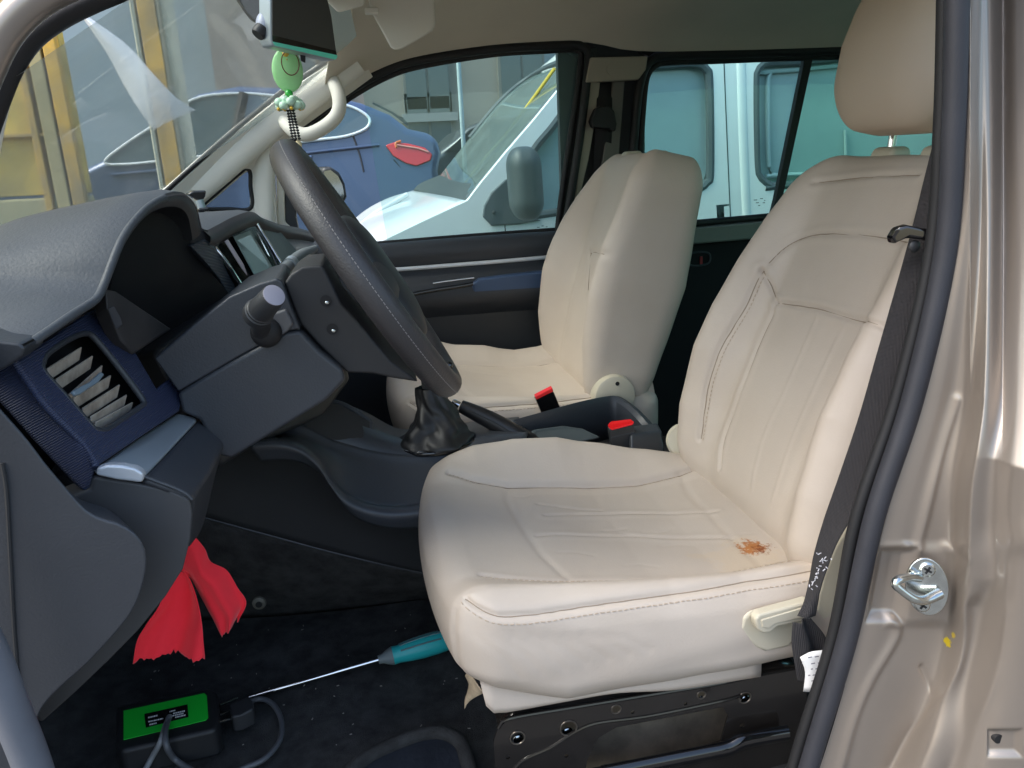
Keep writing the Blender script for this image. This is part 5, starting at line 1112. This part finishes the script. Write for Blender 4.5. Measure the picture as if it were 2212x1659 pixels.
for L_ in ([(612,202),(622,290),(628,380),(624,470)],[(760,285),(776,330),(786,372)],[(852,345),(880,372),(930,372)]):
    tube('panel_gap',[lean(p,-.004) for p in b5(L_)],.006,mat('car gap',(34,42,54),.8),bc,seg=6,n=24)
slab('door_pull',[lean(p,-.025) for p in b5([(636,338),(672,334),(673,341),(637,345)])],(0,.03,0),M['bpaint'],bc,bevel=.008)
slab('rear_window',[Vector((p.x+.012,p.y,p.z+.012)) for p in at3([(800,229,5.35),(842,250,5.35),(876,276,5.35),(866,262,6.4),(836,240,6.4),(800,222,6.4)])],(.01,0,.01),mat('rear glass',(52,66,74),.1,coat=.5),bc,bevel=0)
c0=at(765,505,Y=4.99); c0.z=.36
tube('wheel_arch',[c0+Vector((.43*math.cos(a),-.006,.43*math.sin(a))) for a in np.linspace(0.1,3.04,20)],.02,mat('arch lip',(60,70,88),.6),bc,seg=8,n=40)
tl=slab('tail_lamp',[lean(p,-.03) for p in b5([(833,313),(852,306),(884,309),(920,318),(936,333),(932,347),(902,359),(878,353),(850,336)])],(.05,.2,0),mat('tail lamp red',(216,34,34),.15,coat=.8),bc,bevel=.008)
tube('lamp_or_highlight_strip',[lean(p,-.034) for p in b5([(858,312),(880,316),(905,320),(928,328)])],.006,mat('lamp pale',(232,150,140),.2),tl,seg=8,n=16)
tube('lamp_or_highlight_strip',[lean(p,-.034) for p in b5([(858,318),(857,308),(868,304)])],.008,mat('orange highlight',(224,110,44),.2),tl,seg=8,n=10)  # orange highlight of the lamp laid on as a coloured strip
for a in((765,505),(60,560)):
    c=at(*a,Y=4.97); c.z=.36; v,f=cyl(c,c+Vector((0,.25,0)),.35,seg=40,rings=[(0,.33),(.06,.36),(1,.36)]); wv=mk('wheel',v,f,M['rubber'],bc,sharp=30)
    v,f=cyl(c+Vector((0,-.012,0)),c,.24,seg=24); mk('wheel_rim',v,f,M['steel'],wv,sharp=30)
# dark car further back
kc=thing('dark_car','dark grey car half hidden between the blue car and the white van','car',(1.2,7.8,0))
ko=[at(a,b,Y=7.0) for a,b in((900,400),(905,350),(945,330),(985,300),(1010,275),(1060,254),(1160,240),(1300,240),(1360,300),(1420,330),(1430,420))]+[Vector((2.4,7.0,.4)),Vector((.5,7.0,.4))]
slab('car_shell',ko,(0,1.7,0),mat('dark car paint',(54,58,62),.3,coat=.5),kc,bevel=.06,bseg=4)
slab('side_glass',[at(a,b,Y=6.985) for a,b in((960,330),(990,303),(1016,280),(1064,260),(1160,248),(1290,250),(1320,300),(1200,318))],(0,.02,0),mat('dark car glass',(40,46,50),.1,coat=.5),kc,bevel=0)
po=thing('lamp_pole','thin pale pole standing behind the white van bonnet','pole',at(994,420,Y=6.3))
p=at(990,130,Y=6.3); v,f=cyl((p.x,6.3,0),(p.x,6.3,4.0),.017,seg=16); mk('pole_shaft',v,f,mat('pale pole',(170,184,184),.5),po)
v,f=cyl((p.x,6.3,0),(p.x,6.3,.06),.10,seg=20); mk('pole_base',v,f,M['steel'],po,sharp=30)
# ------------------------------------------------------------------ yard: buildings; windscreen reflections built as gate, post and sheet
gt=thing('reflection_gate','yellow stand-in gate above a pale plinth, built for windscreen reflections','gate',(-2.6,3.25,0))
ym=mat('yellow gate reflection',(226,194,82),.6,rgb2=(166,146,84),vscale=5,bump=.4,bscale=9,bdist=.01)
ym2=mat('deep yellow reflection',(226,176,60),.6,rgb2=(150,130,90),vscale=7)
cm=mat('plinth reflection',(176,168,128),.85,rgb2=(150,146,116),vscale=4)
xr=at(150,250,Y=3.2).x
v,f=boxm((xr-1.6,3.27,2.55),(1.6,.03,1.28)); mk('reflection_gate_sheet',v,f,ym,gt,bevel=.004)
v,f=boxm((xr-1.6,3.27,.63),(1.6,.05,.63)); mk('reflection_plinth',v,f,cm,gt,bevel=.01)
for dx,w,mt in((-.022,.022,ym2),(-.075,.022,mat('grey rail',(172,158,112),.6,var=.2,vscale=8)),(-.125,.012,ym2),(-.55,.03,ym2)):
    v,f=boxm((xr+dx,3.215,1.9),(w,.02,1.9)); mk('reflection_gate_rail',v,f,mt,gt,bevel=.004)
v,f=boxm((xr-1.6,3.22,at(60,292,Y=3.2).z),(1.6,.018,.006)); mk('reflection_gate_rail',v,f,ym2,gt,bevel=.002)
gp=thing('reflection_post','yellow stand-in post with cream edges built for windscreen reflections','post',(at(345,200,Y=3.2).x,3.2,0))
x0=at(345,150,Y=3.2).x
v,f=boxm((x0,3.24,1.9),(.067,.04,1.9)); mk('reflection_post_core',v,f,mat('cream reflection',(214,210,184),.6,var=.12,vscale=10),gp,bevel=.004)
v,f=boxm((x0-.006,3.185,1.9),(.030,.015,1.9)); mk('reflection_post_face',v,f,ym2,gp,bevel=.003)
v,f=boxm((x0+.030,3.186,1.9),(.006,.012,1.9)); mk('reflection_post_groove',v,f,mat('grey groove',(150,144,120),.7),gp,bevel=.002)
v,f=boxm((x0-.052,3.19,1.9),(.006,.012,1.9)); mk('reflection_post_groove',v,f,mat('grey reflection2',(150,156,140),.7),gp,bevel=.002)
sh=thing('reflection_sheet','pale translucent pointed reflection sheet added for a mirrored shape in the windscreen','reflection sheet',at(330,200,Y=2.7))  # windscreen reflection modelled as a translucent sheet outside
pm=bpy.data.materials.new('milky reflection'); pm.use_nodes=True; nt=pm.node_tree;N=nt.nodes;L=nt.links
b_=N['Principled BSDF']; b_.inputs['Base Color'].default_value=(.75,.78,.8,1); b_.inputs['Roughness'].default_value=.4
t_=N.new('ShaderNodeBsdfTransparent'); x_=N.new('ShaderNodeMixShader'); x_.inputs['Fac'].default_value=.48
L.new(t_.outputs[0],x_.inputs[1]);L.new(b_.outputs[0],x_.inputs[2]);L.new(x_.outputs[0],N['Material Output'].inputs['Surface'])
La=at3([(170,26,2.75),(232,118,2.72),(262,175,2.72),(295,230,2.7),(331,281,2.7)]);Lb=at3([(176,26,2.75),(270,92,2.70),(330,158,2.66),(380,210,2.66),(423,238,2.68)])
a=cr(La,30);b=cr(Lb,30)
mk('reflection_film',np.stack([cr([p,(p+q)/2+np.array([0,-.02,0]),q],10) for p,q in zip(a,b)]).reshape(-1,3),gridfaces(30,10),pm,sh,sharp=0,solid=.0015)
def building(name,label,x0,x1,y,h,rgb,wins):
    t=thing(name,label,'building',((x0+x1)/2,y+2,0))
    m_=mat(name+' wall',rgb,.85,var=.08,vscale=1.2,bump=.2,bscale=20,bdist=.01)
    v,f=boxm(((x0+x1)/2,y+2,h/2),((x1-x0)/2,2,h/2)); mk('wall',v,f,m_,t,smooth=False)
    for a,z,w,hh in wins:
        v,f=boxm((a,y-.02,z),(w,.04,hh)); wn=mk('window',v,f,mat('window frame',(126,122,114),.6),t,smooth=False)
        v,f=boxm((a-w*.47,y-.065,z),(w*.42,.01,hh*.88)); v2,f2=boxm((a+w*.47,y-.065,z),(w*.42,.01,hh*.88)); v,f=join([(v,f),(v2,f2)]); mk('pane',v,f,mat('window glass dark',(84,92,94),.1,spec=.6),wn,smooth=False)
        v,f=boxm((a,y-.07,z-hh-.06),(w*1.15,.07,.05)); mk('sill',v,f,mat('window sill',(140,140,136),.7),wn,smooth=False)
    return t
wp_=at(922,178,Y=10.5); wl=at(925,240,Y=10.5)
building('brown_building','taupe rendered building with paired windows behind the parked cars',-1.6,2.2,10.5,6.5,(150,142,131),[(wp_.x,wp_.z,.30,.36),(wl.x,wl.z-.15,.30,.36),(wp_.x-1.3,wp_.z,.30,.36),(wp_.x-1.3,wl.z-.15,.30,.36),(wp_.x+1.2,wp_.z,.3,.36)])
building('grey_building','blue grey plain building at the left behind the yellow post',-16,-1.62,11.5,6.0,(146,162,166),[])
building('pale_building','pale grey plain building rising behind the white van',2.22,14,11.0,6.0,(156,164,166),[])
# ------------------------------------------------------------------ ground and cabin floor
def sheet(name,x0,x1,y0,y1,z,mt,n=1):
    v=[(x0,y0,z),(x1,y0,z),(x1,y1,z),(x0,y1,z)]; o=mk(name,v,[(0,1,2,3)],mt,None,smooth=False); o['kind']='structure'; return o
sheet('ground',-60,60,-60,60,0,mat('concrete ground',(98,96,92),.9,bump=.3,bscale=30,var=.2,vscale=.8,bdist=.01))
NX,NY=90,70; V=[]
for i in range(NX):
    for j in range(NY):
        x=-.85+1.55*i/(NX-1); y=.80+1.34*j/(NY-1)
        z=.448+.004*math.sin(x*21+y*9)+.003*math.sin(y*31-x*12)+ .16*ss(np.clip((-.50-x)/.30,0,1))
        V.append((x,y,float(z)))
fl=mk('cabin_floor',V,gridfaces(NX,NY),M['carpet'],None,sharp=0); fl['kind']='structure'

rg=random.Random(21); parts=[]
for i in range(70):
    x=rg.uniform(-.5,.25); y=rg.uniform(.95,1.42); l=rg.uniform(.0006,.0022); a=rg.uniform(0,3.1)
    parts.append(boxm((x,y,.4575),(l,.0006,.0005),Matrix.Rotation(a,3,'Z')))
v,f=join(parts); o=mk('carpet_lint',v,f,mat('pale lint',(150,146,138),.9),None,smooth=False); tag(o,'pale lint and crumbs scattered over the black cabin carpet','lint',None,'stuff')
rim=cr([tuple(at(a,b,Z=.462)) for a,b in((735,1720),(760,1664),(800,1632),(850,1608),(912,1586),(960,1584),(994,1604),(1008,1640),(1022,1700),(1030,1740))],60)
V,Fc=tubemesh(rim,.011,12,raw=True); o=mk('carpet_edge',V,Fc,M['carpet'],None,sharp=0); o['kind']='structure'
o=mk('floor_recess',[tuple(at(a,b,Z=.4575)) for a,b in((735,1720),(765,1664),(850,1612),(912,1592),(960,1590),(990,1610),(1004,1640),(1018,1720))],[tuple(range(8))],mat('bare floor',(44,48,56),.4,bump=.4,bscale=60,bdist=.003,var=.2,vscale=20),None,smooth=False); o['kind']='structure'
# ------------------------------------------------------------------ world and light
w=bpy.data.worlds.new('World'); SC.world=w; w.use_nodes=True; nt=w.node_tree
sky=nt.nodes.new('ShaderNodeTexSky'); sky.sky_type='NISHITA'; sky.sun_disc=False
EL,AZ=math.radians(50),math.radians(263)
sky.sun_elevation=EL; sky.sun_rotation=AZ; sky.air_density=1.2; sky.dust_density=3.0; sky.ozone_density=1
nt.links.new(sky.outputs['Color'],nt.nodes['Background'].inputs['Color']); nt.nodes['Background'].inputs['Strength'].default_value=.15
sl=bpy.data.lights.new('sun','SUN'); sl.energy=1.3; sl.angle=math.radians(30); sl.color=(1,.97,.93)
so=bpy.data.objects.new('sun',sl); COL.objects.link(so); so.location=(0,-4,8)
sd=Vector((math.sin(AZ)*math.cos(EL),math.cos(AZ)*math.cos(EL),math.sin(EL)))
so.rotation_euler=sd.to_track_quat('Z','Y').to_euler()
SC.view_settings.view_transform='Standard'; SC.view_settings.look='None'; SC.view_settings.gamma=1; SC.view_settings.use_curve_mapping=False
SC.view_settings.exposure=1.48
SC.cycles.max_bounces=10; SC.cycles.diffuse_bounces=5; SC.cycles.transparent_max_bounces=16; SC.cycles.sample_clamp_indirect=6
